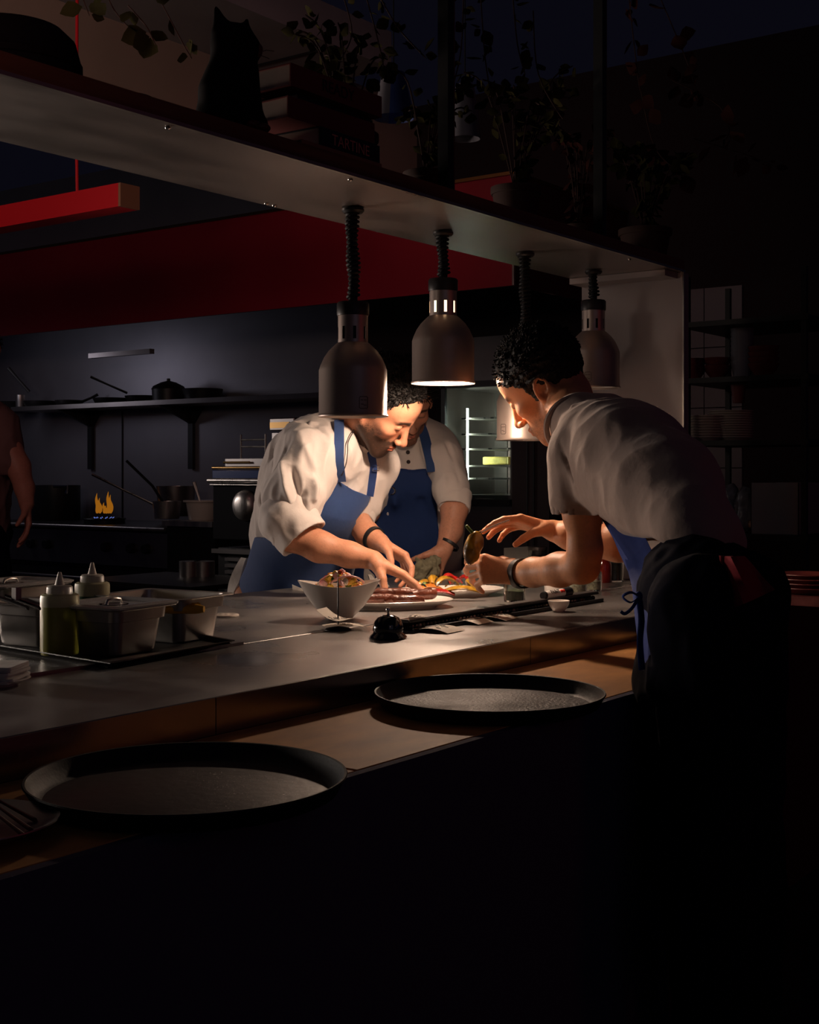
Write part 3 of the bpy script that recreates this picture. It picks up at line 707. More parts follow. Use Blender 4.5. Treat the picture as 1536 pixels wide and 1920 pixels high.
def hand(f, wrist, d, n, tdir, curls, thumb=(.5, .2, .3), spread=.10, s=1.0, wr=.026):
    """d fingers, n out of the palm, tdir towards the thumb; returns finger tips"""
    w = Vector(wrist); d = Vector(d).normalized(); n = Vector(n); n = (n - d*n.dot(d)).normalized(); t = d.cross(n)
    if t.dot(Vector(tdir)) < 0: t = -t
    tips = []; offs = [.028, .0095, -.010, -.028]; lens = [(.042,.025,.021), (.046,.029,.022), (.042,.027,.021), (.034,.020,.019)]; ml = [.092, .095, .090, .082]
    for i in range(4):
        kn = w + d*ml[i]*s + t*offs[i]*s - n*.003*s
        f.cap(w + d*.012*s + t*offs[i]*.45*s, kn, .0140*s, .0110*s, k=.014*s)
        dd = (d + t*spread*(1.5-i)*.6).normalized(); p = kn
        for j in range(3):
            a = curls[i][j]; ax = t; dd = (Matrix.Rotation(a, 3, ax) @ dd if (Matrix.Rotation(.1, 3, ax) @ d).dot(n) > 0 else Matrix.Rotation(-a, 3, ax) @ dd)
            q = p + dd*lens[i][j]*s; r0 = [.0098, .0088, .0079][j]*s*(1 if i < 3 else .88); r1 = [.0088, .0079, .0066][j]*s*(1 if i < 3 else .88)
            f.cap(p, q, r0, r1, k=.0045*s if j == 0 else .002*s); p = q
        tips.append(p)
    b = w + d*.022*s + t*.020*s + n*.006*s; q = (t*thumb[0] + d*.75 + n*thumb[1]).normalized(); b1 = b + q*.042*s
    f.cap(w + d*.01*s + t*.01*s, b, .017*s, .0165*s, k=.012*s); f.cap(b, b1, .0160*s, .0118*s, k=.010*s)
    q2 = (q + n*thumb[2] - t*.25).normalized(); b2 = b1 + q2*.032*s; f.cap(b1, b2, .0108*s, .0098*s, k=.003*s)
    q3 = (q2 + n*thumb[2]*.4 - t*.15).normalized(); b3 = b2 + q3*.024*s; f.cap(b2, b3, .0096*s, .0075*s, k=.002*s); tips.append(b3)
    return tips
def arm(pts, rs, hand_args=None, res=.0026, skin=(0.62,0.30,0.19), hairy=.25):
    f = Field(res); f.chain(pts, rs, k=.02); tips = None
    if hand_args: tips = hand(f, *hand_args[0], **hand_args[1])
    f.build(); V, Q = f.mesh(); V = relax(V, Q, 1, .4)
    C = np.tile(np.array(skin), (len(V), 1)); n = nz(V, (220,220,220), 2)*.5+.5; m = np.clip((n-.55)*3, 0, 1)*hairy
    C = C*(1-m[:, None]) + np.array((.10,.05,.035))*m[:, None]
    if tips:
        for tp in tips:
            w = np.exp(-(np.linalg.norm(V-np.array(tp), axis=1)/.013)**2)*.45; C = C*(1-w[:, None]) + np.array((skin[0]*1.0, skin[1]*.7, skin[2]*.62))*w[:, None]
    return (V, Q, C), tips
def cloth(f, lines=(), wr=.0035, sc=(9,9,5), seed=0.0, smooth=2, calm=None):
    f.build(); V, Q = f.mesh(); V = relax(V, Q, smooth); N = vnormals(V, Q)
    D = nz(V, sc, seed)*wr*2.2 + (1-np.abs(nz(V, tuple(c*1.4 for c in sc), seed+9))*3)*wr*.8
    r = nz(V, tuple(c*2.3 for c in sc), seed+5); D = D + (1-np.abs(r)*2.2)*wr*.7
    if lines: D = D + fold(V, lines)
    if calm is not None:
        px, py, _d = proj(V[:,0], V[:,1], V[:,2]); D = D*calm(px, py)
    return V + N*D[:, None], Q
def A(*l):
    return [at(*p) for p in l]
def band(name, c, ax, r, w, th, m, parent, label=None):
    mb = MB().lathe([(r, -w/2), (r+th, -w/2), (r+th, w/2), (r, w/2), (r, -w/2)], 32, c=c, axis=ax); return obj(name, mb, m, parent, world=True, label=label)
def ribbon(pts, w, side, th=.0022):
    """flat strap along pts, width w, spread in direction side"""
    g = []
    for i, p in enumerate(pts):
        p = Vector(p); t = (Vector(pts[min(i+1, len(pts)-1)])-Vector(pts[max(i-1,0)])).normalized()
        s = side[i] if isinstance(side, list) else side; s = (s - t*s.dot(t)).normalized(); g.append([p - s*w/2, p, p + s*w/2])
    return MB().sheet(g, th)
def smoothpts(pts, n=6):
    pts = [Vector(p) for p in pts]; out = []
    for i in range(len(pts)-1):
        p0, p1, p2, p3 = pts[max(i-1,0)], pts[i], pts[i+1], pts[min(i+2, len(pts)-1)]
        for k in range(n):
            t = k/n; out.append(.5*((2*p1) + (p2-p0)*t + (2*p0-5*p1+4*p2-p3)*t*t + (3*p1-p0-3*p2+p3)*t**3))
    return out + [pts[-1]]
def snap(pts, V, N, off=.004):
    """move points onto the cloth surface: to the vertex nearest the line of sight, camera side"""
    px, py, d = proj(V[:,0], V[:,1], V[:,2]); out = []
    face = (N @ -np.array(FW)) > 0.0
    for x, y in pts:
        q = (px-x)**2 + (py-y)**2 + (~face)*1e6; near = q < q.min()+9; i = np.where(near)[0][np.argmin(d[near])]
        out.append(at(x, y, d[i]) + Vector(N[i])*off)
    return out
def polycut(poly, res=0):
    def fn(Fd, X, Y, Z):
        px, py, d = proj(X, Y, Z); return np.maximum(Fd, (polysd(px, py, poly)*d/F).astype(np.float32))
    return fn
# ------------------------------------------------------------------ things on the counter
def ovalplate(name, label, c, a, b, rz, cat='plate', h=.022, grp=None):
    t = thing(name, label, cat, c, rz, grp)
    mb = MB(); pr = [(0, .003), (.62, .003), (.64, 0), (.70, 0), (.72, .004), (.86, .011), (.985, h-.004), (1.0, h-.001), (.985, h), (.86, .016), (.72, .009), (.5, .007), (0, .0065)]
    vs = []; seg = 64; fs = []
    for r, z in pr:
        for k in range(seg):
            an = 2*math.pi*k/seg; ca, sa = math.cos(an), math.sin(an); e = 2.5
            q = (abs(ca)**e + abs(sa)**e)**(-1/e); vs.append((a*r*q*ca, b*r*q*sa, z))
    for i in range(len(pr)-1):
        for k in range(seg): fs.append((i*seg+k, i*seg+(k+1) % seg, (i+1)*seg+(k+1) % seg, (i+1)*seg+k))
    mb.add(vs, fs); obj('dish', mb, 'china', t); return t
PA = onz(848, 1117, CT); ovalplate('oval_plate', 'white oval plate with charred peppers and herbs, beside the waiter\'s hand', (PA.x, PA.y, CT), .150, .092, -.62, grp='oval plates')
PB = onz(742, 1139, CT); ovalplate('oval_plate', 'white oval plate of dark grilled sausages right behind the salad bowl', (PB.x, PB.y, CT), .150, .098, -.62, grp='oval plates')
Xl = RT.copy(); Yl = FW.copy()
def bent(L, r, curve, n=12, taper=.55):
    pts = []; rs = []
    for i in range(n+1):
        t_ = i/n; x = (t_-.5)*L; pts.append(Vector((x, curve*(1-(2*t_-1)**2), 0))); rs.append(r*(taper + (1-taper)*min(1, math.sin(math.pi*(.06+.88*t_))*1.6)))
    return pts, rs
rnd = random.Random(4)
# sausages
for k, (px, py, z, L, ang, cvv, lab) in enumerate([(708,1124,.024,.105,.10,.010,'dark grilled sausage at the front left of the sausage plate'), (758,1125,.024,.095,.05,-.008,'grilled sausage at the front of the plate, right of its neighbour'),
        (742,1113,.034,.130,-.02,.008,'long grilled sausage lying on top at the back of the plate'), (795,1115,.032,.075,.55,.005,'short grilled sausage leaning on the plate\'s right rim')]):
    p = onz(px, py, CT+z); pts, rs = bent(L, .0140, cvv, 22); a = ang + math.atan2(RT.y, RT.x)
    mb = MB().tube([rotz(a) @ q for q in pts], rs, 14); mb.v = [tuple(Vector(v)*(1+.10*mnoise.noise(Vector(v)*110+Vector((k,0,0))))) for v in mb.v]
    solo('sausage', mb, 'sausage', lab, 'sausage', 'grilled sausages', loc=(0,0,0)).location = p
# peppers
def strip(L, w, curve, lift, th=.005, tw=.5):
    g = []
    for i in range(13):
        t_ = i/12; x = (t_-.5)*L; y = curve*(1-(2*t_-1)**2); z = lift*(1-(2*t_-1)**2); ww = w*(.25+.75*math.sin(math.pi*(.08+.84*t_)))*.5
        g.append([Vector((x, y-ww, z - abs(ww)*.25)), Vector((x, y-ww*.4, z+.003)), Vector((x, y+ww*.4, z+.004)), Vector((x, y+ww, z-abs(ww)*.25))])
    return MB().sheet(g, th)
specs = [('pepper_slice','yellowpep',.115,.024,-.020,.016,868,1108,.020,-.15,'long charred yellow pepper slice hanging over the front rim of the pepper plate'),
 ('pepper_slice','yellowpep',.070,.022,.012,.020,838,1094,.036,.5,'folded yellow pepper slice in the middle of the pile'),
 ('pepper_slice','yellowpep',.060,.020,.010,.018,818,1090,.040,1.2,'yellow pepper slice standing at the left of the pile'),
 ('pepper_slice','yellowpep',.055,.020,.010,.014,800,1096,.032,.3,'small yellow pepper slice at the left end of the pile'),
 ('pepper_slice','orangepep',.070,.024,.012,.014,808,1105,.022,.2,'orange pepper slice under the left end of the pile'),
 ('pepper_slice','orangepep',.060,.022,-.010,.014,790,1100,.024,-.5,'orange pepper slice next to the cook\'s fingertips'),
 ('pepper_slice','redpep',.080,.020,.010,.010,825,1112,.016,.05,'flat red pepper slice at the front of the pile'),
 ('pepper_slice','redpep',.050,.022,.010,.016,856,1090,.036,1.0,'dark red pepper slice at the back right of the pile'),
 ('pepper_slice','redpep',.050,.020,.010,.018,868,1088,.030,-.9,'glossy red pepper slice behind the yellow one'),
 ('pepper_slice','redpep',.040,.018,.008,.014,842,1084,.046,.2,'small red pepper slice crowning the pile'),
 ('pepper_slice','yellowpep',.045,.018,.010,.020,886,1098,.030,1.9,'curled yellow pepper tip at the right end of the pile')]
for nm, m_, L, w_, c_, l_, px, py, z, ang, lab in specs:
    p = onz(px, py+4, CT+z); mb = strip(L, w_, c_, l_); a = ang + math.atan2(RT.y, RT.x); mb.v = [tuple(rotz(a) @ Vector(v)) for v in mb.v]
    solo(nm, mb, m_, lab, 'pepper', 'charred peppers on the plate').location = p
for k in range(22):
    px = rnd.uniform(786, 868); py = rnd.uniform(1086, 1100); p = onz(px, py, CT+rnd.uniform(.030,.046)); mb = MB(); 
    mb.ell((0,0,0), (rnd.uniform(.005,.009), rnd.uniform(.003,.006), .002), R3(rnd.uniform(-1,1), rnd.uniform(-1,1), rnd.uniform(0,3)), nu=7, nv=5)
    solo('herb_leaf', mb, rnd.choice(['herb','herb','olive','yellowpep']), 'chopped herb flake on the charred peppers', 'herb', 'herb flakes on the peppers').location = p
# pointed salad bowl
SB = onz(636, 1160, CT); t = thing('salad_bowl', 'deep white bowl with pointed ends, full of salad', 'bowl', (SB.x, SB.y, CT), math.atan2(RT.y, RT.x) + .12)
prof = [(.0,.004,0),(.30,.004,0),(.33,0,0),(.36,0,0),(.40,.006,0),(.62,.028,.02),(.82,.054,.10),(.985,.078,.30),(1.0,.080,.34),(.975,.080,.34),(.80,.056,.10),(.60,.032,.02),(.38,.012,0),(0,.010,0)]
mb = MB(); vs = []; fs = []; seg = 72
for r, z, up in prof:
    for k in range(seg):
        an = 2*math.pi*k/seg; ca, sa = math.cos(an), math.sin(an); pt = abs(ca)**6*.25*max(0, r-.3)
        vs.append((.084*(r+pt)*ca, .070*r*sa*(1-.10*abs(ca)**4), z*(1 + 0) + up*.036*(abs(ca)**2.2)))
for i in range(len(prof)-1):
    for k in range(seg): fs.append((i*seg+k, i*seg+(k+1) % seg, (i+1)*seg+(k+1) % seg, (i+1)*seg+k))
mb.add(vs, fs); obj('dish', mb, 'china', t)
spots = []
for k in range(64):
    a = rnd.uniform(0, 6.28); r = math.sqrt(rnd.random()); x, y = .056*r*math.cos(a), .046*r*math.sin(a); z = .070 + .034*(1-r*r) + rnd.uniform(-.004,.004)
    kind = rnd.choice(['saladorange','saladyellow','tomato','saladorange','onion','feta','saladorange','saladyellow','herb','onion','saladyellow'])
    mb = MB(); s_ = rnd.uniform(.007,.012)
    mb.ell((0,0,0), (s_*1.2, s_, s_*.65), R3(rnd.uniform(-1,1), rnd.uniform(-1,1), rnd.uniform(0,3)), nu=7, nv=5); 
    mb.v = [tuple(Vector(v)*(1+.25*mnoise.noise(Vector(v)*160+Vector((k,0,0))))) for v in mb.v]
    lab = {'saladorange':'orange','saladyellow':'yellow','tomato':'red tomato','onion':'pink onion','feta':'white cheese','herb':'green herb'}[kind]
    o = solo('salad_piece', mb, kind, lab + ' piece in the salad of the pointed bowl', 'salad', 'pieces of the salad in the bowl'); o.location = Vector((SB.x,SB.y,CT)) + rotz(t.rotation_euler.z) @ Vector((x,y,z))
for k in range(7):
    a0 = rnd.uniform(-.6,.6); mb = MB(); pts = [Vector((.042*math.cos(q), .0, .026*math.sin(q))) for q in [math.radians(15+150*i/12) for i in range(13)]]
    mb.tube(pts, [.0015]+[.0035]*11+[.0015], 8, flat=.5); R_ = rotz(a0 + t.rotation_euler.z) @ R3(rnd.uniform(-.7,.7))
    mb.v = [tuple(R_ @ Vector(v)) for v in mb.v]; o = solo('onion_slice', mb, 'onion', 'thin pink onion arc over the top of the salad', 'onion', 'onion arcs on the salad')
    o.location = Vector((SB.x,SB.y,CT)) + rotz(t.rotation_euler.z) @ Vector((rnd.uniform(-.018,.02), rnd.uniform(-.025,.012), .078))
# ticket spike with two paper slips
SP = onz(634, 1181, CT); t = thing('ticket_spike', 'thin dark upright spike on a round base for order slips', 'spike', (SP.x, SP.y, CT))
mb = MB().lathe([(0,.008),(.012,.007),(.026,.004),(.030,.001),(.030,0),(0,0)], 28); obj('base', mb, 'black', t)
mb = MB().tube([(0,0,.004),(0,0,.10),(0,0,.122)], [.0017,.0017,.0004], 8); obj('needle', mb, 'black', t)
def slip(name, c, ang, L, w_, curl, lab, grp, tilt=0, m_='paper'):
    g = []
    for i in range(10):
        t_ = i/9; g.append([Vector(((t_-.5)*L, (j-.5)*w_, curl*(2*t_-1)**2 + tilt*(t_-.5)*L + .001)) for j in (0, .5, 1)])
    mb = MB().sheet(g, .0006); mb.v = [tuple(rotz(ang) @ Vector(v)) for v in mb.v]
    t = thing(name, lab, 'paper slip', c, 0, grp); obj('sheet', mb, m_, t)
    mk = MB(); rr = random.Random(int(L*1e5)+len(lab))
    for q in range(4):
        x0 = rr.uniform(-.3,.1)*L; y0 = (-.3+.2*q)*w_; x1 = x0 + rr.uniform(.12,.3)*L
        pts = []
        for s in range(6):
            tt = s/5; x = x0+(x1-x0)*tt; z = curl*(2*(x/L))**2 + tilt*x + .0018; pts.append(rotz(ang) @ Vector((x, y0+.0015*math.sin(s*2.3+q), z)))
        mk.tube(pts, .0007, 4)
    obj('handwriting', mk, 'ink', t); return t
a0 = math.atan2(RT.y, RT.x)
slip('order_slip', (SP.x-.004, SP.y, CT+.024), a0-.35, .075, .058, .012, 'order slip with curled up corners pierced by the spike', 'order slips', -.25)
slip('order_slip', (SP.x+.010, SP.y-.006, CT+.011), a0+.25, .085, .055, -.004, 'lower order slip pierced by the spike, bent down like a roof', 'order slips')
# call bell
BL = onz(728, 1197, CT); t = thing('call_bell', 'glossy black dome call bell by the counter edge', 'bell', (BL.x, BL.y, CT))
mb = MB().lathe([(0,0),(.038,0),(.0395,.003),(.038,.006),(.033,.010),(.031,.014)], 48); obj('base', mb, 'blackgloss', t)
mb = MB().lathe([(.031,.014),(.0325,.018),(.0315,.026),(.0285,.036),(.022,.044),(.012,.049),(0,.0505)], 48); obj('dome', mb, 'blackgloss', t)
mb = MB().lathe([(0,.050),(.0032,.050),(.0028,.055),(.0045,.058),(.005,.061),(.0035,.064),(0,.0648)], 20); obj('plunger', mb, 'chrome', t)
# ticket rail
def lineat(px, dy, v): p = onv(px, v, CT); return p
r0 = onz(764, 1184, CT); r1 = onz(1118, 1117, CT)
vr = 1.70; r0 = onv(764, vr, CT); r1 = onv(1120, vr, CT)
t = thing('ticket_rail', 'long black order rail with beads lying on the counter', 'rail', (r0.x, vr, CT))
mb = MB().box((r0.x, vr-.020, CT), (r1.x, vr+.028, CT+.004)); mb.box((r0.x, vr+.018, CT+.004), (r1.x, vr+.028, CT+.024)); mb.box((r0.x, vr-.004, CT+.020), (r1.x, vr+.028, CT+.026)); mb.box((r0.x, vr-.020, CT+.004), (r1.x, vr-.014, CT+.010))
obj('channel', mb, 'black', t, world=True, bevel=.001)
mb = MB().box((r0.x, vr-.002, CT+.0262), (r1.x, vr+.026, CT+.028)); obj('cover_strip', mb, 'dimsteel', t, world=True)
x = r0.x+.02; k = 0; proto = None
while x < r1.x-.01 and k < 90:
    m_ = rnd.choice(['olive','blackgloss','blackgloss','dimsteel'])
    mb = MB().ell((0,0,0), (.0062,.0062,.0062), nu=9, nv=6); o = obj('bead', mb, m_, t); o.location = Vector((x, vr+.004, CT+.011)) - t.location; x += .0145; k += 1
for px, py, a_, L, lab in ((824,1184,-.08,.10,'curled order slip sticking out of the rail, nearest the bell'), (880,1168,-.05,.10,'curled order slip in the rail, second from the bell'), (926,1161,.0,.11,'curled order slip in the rail, farthest from the bell')):
    p = onz(px, py, CT); slip('order_slip', (p.x, p.y, CT+.009), math.radians(-90+10)+a_, L*.85, .078, -.007, lab, 'order slips', -.02)
p = onz(785, 1166, CT+.02); slip('order_slip', (p.x, p.y+.01, CT+.030), .0, .05, .035, .002, 'small white slip lying on the end of the rail by the bell', 'order slips')
# little white dip bowl, marker pen
p = onz(1048, 1147, CT); t = thing('dip_bowl', 'small round white dip bowl on the counter edge', 'bowl', (p.x, p.y, CT))
mb = MB().lathe([(0,0),(.013,0),(.014,.002),(.019,.008),(.025,.018),(.0275,.028),(.0265,.0285),(.023,.019),(.016,.009),(0,.006)], 40); obj('dish', mb, 'china', t)
ma, mb_ = onv(1018, 1.745, CT+.030), onv(1070, 1.735, CT+.030); ma = at(1018,1117,3.345); mb_ = at(1070,1109,3.465); d_ = (mb_-ma)
t = thing('marker_pen', 'white marker pen with a black cap lying on the rail', 'pen', ma)
obj('barrel', MB().tube([ma + d_*.06, ma + d_*.70], .0108, 20), 'marker_white', t, world=True)
obj('cap', MB().tube([ma + d_*.70, ma + d_*.72, ma + d_*.97, ma + d_*1.0], [.0108,.0118,.0114,.0085], 20), 'black', t, world=True)
obj('tip_plug', MB().tube([ma, ma + d_*.06], [.0090,.0108], 20), 'black', t, world=True)
dn = d_.normalized(); nn_ = (-FW + UP*.45).normalized(); nn_ = (nn_ - dn*nn_.dot(dn)).normalized(); up_ = nn_.cross(dn); up_ = up_ if up_.z > 0 else -up_
def text3(name, txt, c, xd, yd, size, m_, parent, ext=.0003):
    cu_ = bpy.data.curves.new(name, 'FONT'); cu_.body = txt; cu_.size = size; cu_.extrude = ext; cu_.align_x = 'CENTER'; cu_.align_y = 'CENTER'
    tmp = bpy.data.objects.new('tmp', cu_); COL.objects.link(tmp); bpy.context.view_layer.update()
    me = bpy.data.meshes.new_from_object(tmp.evaluated_get(bpy.context.evaluated_depsgraph_get())); bpy.data.objects.remove(tmp); bpy.data.curves.remove(cu_)
    me.name = name; me.materials.clear(); me.materials.append(M[m_]); o = bpy.data.objects.new(name, me); link(o, parent)
    X = Vector(xd).normalized(); Y = Vector(yd).normalized(); Z = X.cross(Y); mt = Matrix((X, Y, Z)).transposed().to_4x4(); mt.translation = Vector(c) - (wloc(parent) if parent else Vector((0,0,0))); o.matrix_local = mt; return o
text3('print', 'PAINT', ma + d_*.34 + nn_*.0112, dn, up_, .016, 'ink', t)
mb = MB()
for q in range(2): c = ma + d_*(.56+.08*q) + nn_*.0096; mb.ell(c, (.0055,.0055,.0045), nu=10, nv=6)
obj('red_mark', mb, 'marker_red', t, world=True)
# folded cloth under the second cook's hand, small napkin
CC = at(800, 1068, 4.36)
f = Field(.004); f.cap(at(784,1073,4.36), at(812,1070,4.36), .020, .022, k=.01); f.cap(at(788,1060,4.35), at(815,1052,4.36), .016, .018, k=.01); f.cap(at(786,1088,4.33), at(800,1064,4.34), .012, .014, k=.01); f.cap(at(783,1048,4.35), at(792,1062,4.35), .007, .010, k=.01); f.cap(at(800,1082,4.36), at(812,1088,4.36), .016, .014, k=.01)
V, Q = cloth(f, [(A((780,1075,4.32),(800,1068,4.32),(820,1066,4.32)), .005, -.006), (A((782,1062,4.32),(805,1058,4.32)), .004, .004)], wr=.005, sc=(40,40,40), seed=2)
tag(vobj('folded_cloth', [(V,Q)], 'greencloth', loc=tuple(CC)), 'crumpled grey green kitchen cloth under the upright cook\'s hand', 'cloth')
g = []; c0 = at(702, 1084, 4.1)
for i in range(7): g.append([at(690+6*i, 1078+2.5*i+3*math.sin(i*1.7), 4.12) + cv(0,.010*math.sin(i*2.1),0), at(692+6*i, 1084+2.2*i, 4.08), at(694+6*i, 1090+1.6*i, 4.03)])
solo('napkin', MB().sheet(g, .004), 'whitecloth', 'small striped white napkin beside the bending cook\'s fingers', 'napkin', loc=c0)
g = [[onz(548,1092,CT)+Vector((0,0,.035)), onz(548,1118,CT)+Vector((0,0,.004))], [onz(575,1106,CT)+Vector((0,0,.022)), onz(575,1110,CT)+Vector((0,0,.014))]]
solo('paper_corner', MB().sheet([[at(548,1096,3.92), at(549,1107,3.92), at(551,1118,3.90)], [at(560,1101,3.90), at(561,1107,3.90), at(562,1113,3.89)], [at(575,1106,3.88), at(575,1107,3.88), at(575,1108,3.88)]], .001), 'paper', 'folded paper triangle sticking up behind the salad bowl', 'paper', loc=onz(560,1108,CT))
# row of jars and pots behind the waiter's forearm
def glassjar(px, py, r, h, fillm, lab, fh=.6, lid=None):
    p = onz(px, py, CT); t = thing('glass_jar', lab, 'jar', (p.x, p.y, CT), 0, 'glass jars on the counter')
    obj('glass', MB().lathe([(0,0),(r*.95,0),(r,.003),(r,h-.004),(r-.001,h),(r-.003,h),(r-.003,.005),(0,.004)], 32), 'glass', t)
    obj('contents', MB().lathe([(0,.005),(r-.004,.005),(r-.004,h*fh),(r*.5,h*fh+.004),(0,h*fh)], 28), fillm, t)
    if lid: obj('lid', MB().lathe([(r+.001,h-.006),(r+.002,h-.004),(r+.002,h+.006),(r-.002,h+.008),(0,h+.008)], 28), lid, t)
glassjar(965, 1128, .029, .048, 'olive', 'short glass jar of green herbs just right of the pepper plate')
glassjar(1083, 1114, .026, .060, 'spice', 'glass jar of salt and pepper flakes by the end of the rail', .45)
glassjar(1112, 1108, .026, .058, 'spice', 'glass jar of coarse salt in front of the sauce bottle', .5)
glassjar(1008, 1058, .035, .060, 'olive', 'dark glass jar far back between the waiter\'s forearms', .5, 'dimsteel')
glassjar(1150, 1090, .034, .085, 'olive', 'tall olive jar beside the waiter\'s apron', .7)
p = onz(1040, 1112, CT); t = thing('ceramic_pot', 'pale ceramic pot half hidden by the waiter\'s elbow', 'pot', (p.x,p.y,CT)); obj('body', MB().lathe([(0,0),(.026,0),(.029,.004),(.031,.03),(.030,.052),(.028,.055),(.026,.053),(.026,.01),(0,.008)], 32), 'china', t)
p = onz(1132, 1092, CT); t = thing('sauce_bottle', 'small dark red sauce bottle behind the salt jars', 'bottle', (p.x,p.y,CT)); obj('body', MB().lathe([(0,0),(.025,0),(.027,.004),(.027,.055),(.020,.072),(.011,.088),(.010,.10),(0,.10)], 28), 'sauce', t); obj('cap', MB().lathe([(.012,.098),(.012,.118),(0,.12)], 20), 'sauce', t)
g = [[onz(945,1052,CT)+Vector((0,0,.05)), onz(945,1078,CT)+Vector((0,0,.004))], [onz(995,1048,CT)+Vector((0,0,.05)), onz(995,1072,CT)+Vector((0,0,.004))]]
solo('white_sheet', MB().sheet(g, .003), 'paper', 'white card leaning upright behind the waiter\'s hands', 'card', loc=onz(970,1072,CT))
p = onz(835,1058,CT); t = thing('dark_tray', 'low dark tray behind the pepper plate', 'tray', (p.x,p.y,CT), .2); o_ = rrect(.30,.16,.02); obj('body', loft(MB(), [[(x,y,0) for x,y in o_], [(x*1.03,y*1.04,.016) for x,y in o_], [(x*1.01,y*1.02,.016) for x,y in o_], [(x*.97,y*.95,.003) for x,y in o_]], cap0=True, cap1=True), 'stoveblack', t)
# yellow pepper and the fork held by the waiter
p = at(888, 1024, 3.16); mb = MB()
f = Field(.0025); f.ell(p, (.021,.021,.030), k=.01); f.ell(p+cv(-.008,-.022,0), (.016,.016,.022), k=.012); f.ell(p+cv(.010,.010,0), (.014,.014,.020), k=.008); f.ell(p+cv(.004,.026,0),(.010,.010,.010),k=.006); f.build(); V,Q = f.mesh(); V = V + vnormals(V,Q)*(nz(V,(70,70,40),1)*.003)[:,None]
t = thing('yellow_pepper', 'grilled yellow pepper the waiter holds up above the plate', 'pepper', p); vobj('flesh', [(V,Q)], 'yellowpep', t)
obj('stalk', MB().tube(smoothpts([p+cv(.0,.030,0), p+cv(-.010,.040,0), p+cv(-.018,.050,0)]), [.004]*12+[.002], 8), 'herb', t, world=True)
t = thing('fork', 'slim fork in the waiter\'s raised hand', 'fork', at(930,985,3.18)); mb = MB().tube(smoothpts([at(955,975,3.19), at(925,986,3.18), at(903,998,3.17)]), .0028, 8, flat=.5); obj('handle', mb, 'chrome', t, world=True)
for k in range(3): obj('tine', MB().tube(smoothpts([at(904,997,3.17)+cv(.0,-.003+.004*k,0), at(892,1004,3.165)+cv(0,-.005+.005*k,0), at(880,1014,3.16)+cv(0,-.004+.004*k,0)]), .0012, 6), 'chrome', t, world=True)

# ------------------------------------------------------------------ pans and bottles at the left end
BT = CT+.004
sc_ = onz(205, 1226, CT); px_ = lambda x, y: onz(x, y, CT)
t = thing('baking_sheet', 'dark shallow baking sheet under the steel pans and squeeze bottles', 'tray', (px_(190,1205).x, px_(190,1205).y, CT))
co = [onz(-190,1190,CT), onz(205,1256,CT), onz(436,1212,CT), onz(60,1140,CT)]
cen = sum(co, Vector())/4; rim = [(c-cen) for c in co]; mb = MB()
def ringp(s, z): return [tuple(cen + r*s + Vector((0,0,z))) for r in rim]
loft(mb, [ringp(.97,0), ringp(1.0,.010), ringp(1.012,.011), ringp(1.012,.013), ringp(.995,.012), ringp(.965,.003)], cap0=True, cap1=True, sm=False)
obj('body', mb, 'stoveblack', t, world=True)
def gnpan(name, label, cx, cy, w_, d, h, rz, lid=None, m_='pan', grp='steel gastro pans'):
    """cx, cy: pixel of the base centre"""
    p = onz(cx, cy, BT); t = thing(name, label, 'pan', (p.x, p.y, BT), rz, grp); mb = MB(); L = []
    for (i, z, r) in ((.022,.0,.018),(.018,.004,.020),(.010,h*.72,.022),(.003,h*.74,.024),(.001,h-.003,.024),(-.011,h-.001,.018),(-.012,h+.001,.018),(-.010,h+.002,.018),(.003,h+.001,.023),(.006,h*.74,.022),(.013,h*.72,.020),(.021,.005,.018),(.025,.002,.016)):
        L.append([(x, y, z) for x, y in rrect(w_-2*i, d-2*i, r)])
    loft(mb, L, cap0=True, cap1=True); obj('body', mb, m_, t)
    if lid:
        mb = MB(); L = []
        for (i, z) in ((-.014,h+.0025),(-.015,h+.006),(-.006,h+.009),(.006,h+.009),(.012,h+.003),(.020,h+.003)): L.append([(x, y, z) for x, y in rrect(w_-2*i, d-2*i, .018)])
        loft(mb, L, cap0=True, cap1=True); l = obj('lid', mb, lid, t)
        mb = MB().lathe([(0,h+.004),(.028,h+.004),(.024,h-.004+.008),(.012,h+.005)], 24); mb.tube([(-.022,0,h+.004),(-.018,0,h+.012),(0,0,h+.015),(.018,0,h+.012),(.022,0,h+.004)], .003, 8, flat=.6)
        obj('lid_handle', mb, 'steel', l)
    return t
th = math.atan2((co[2]-co[1]).y, (co[2]-co[1]).x)
gnpan('steel_pan', 'lidded square steel pan in front of the other pans', 214, 1222, .160, .150, .088, th, 'lidclear')
gnpan('steel_pan', 'open steel pan holding yellow squash, behind the lidded one', 308, 1196, .160, .215, .090, th)
gnpan('steel_pan', 'small steel pan with tongs in it at the left', 60, 1208, .10, .16, .085, th)
gnpan('steel_pan', 'clear-lidded steel pan cut by the left edge of the picture', 20, 1176, .20, .15, .095, th, 'lidclear')
for (x, y, z, L, a_, lab) in ((308,1131,.086,.05,.3,'plump yellow squash end in the open pan'), (345,1131,.086,.08,.05,'long yellow squash in the open pan'), (368,1127,.088,.03,1.2,'yellow squash tip sticking up in the open pan')):
    p = onz(x, y, CT+z); pts, rs = bent(L, .0095, .005); mb = MB().tube([rotz(a_+a0) @ q for q in pts], rs, 14); solo('yellow_squash', mb, 'squash', lab, 'squash', 'squash in the open pan').location = p - Vector((0,0,.012))
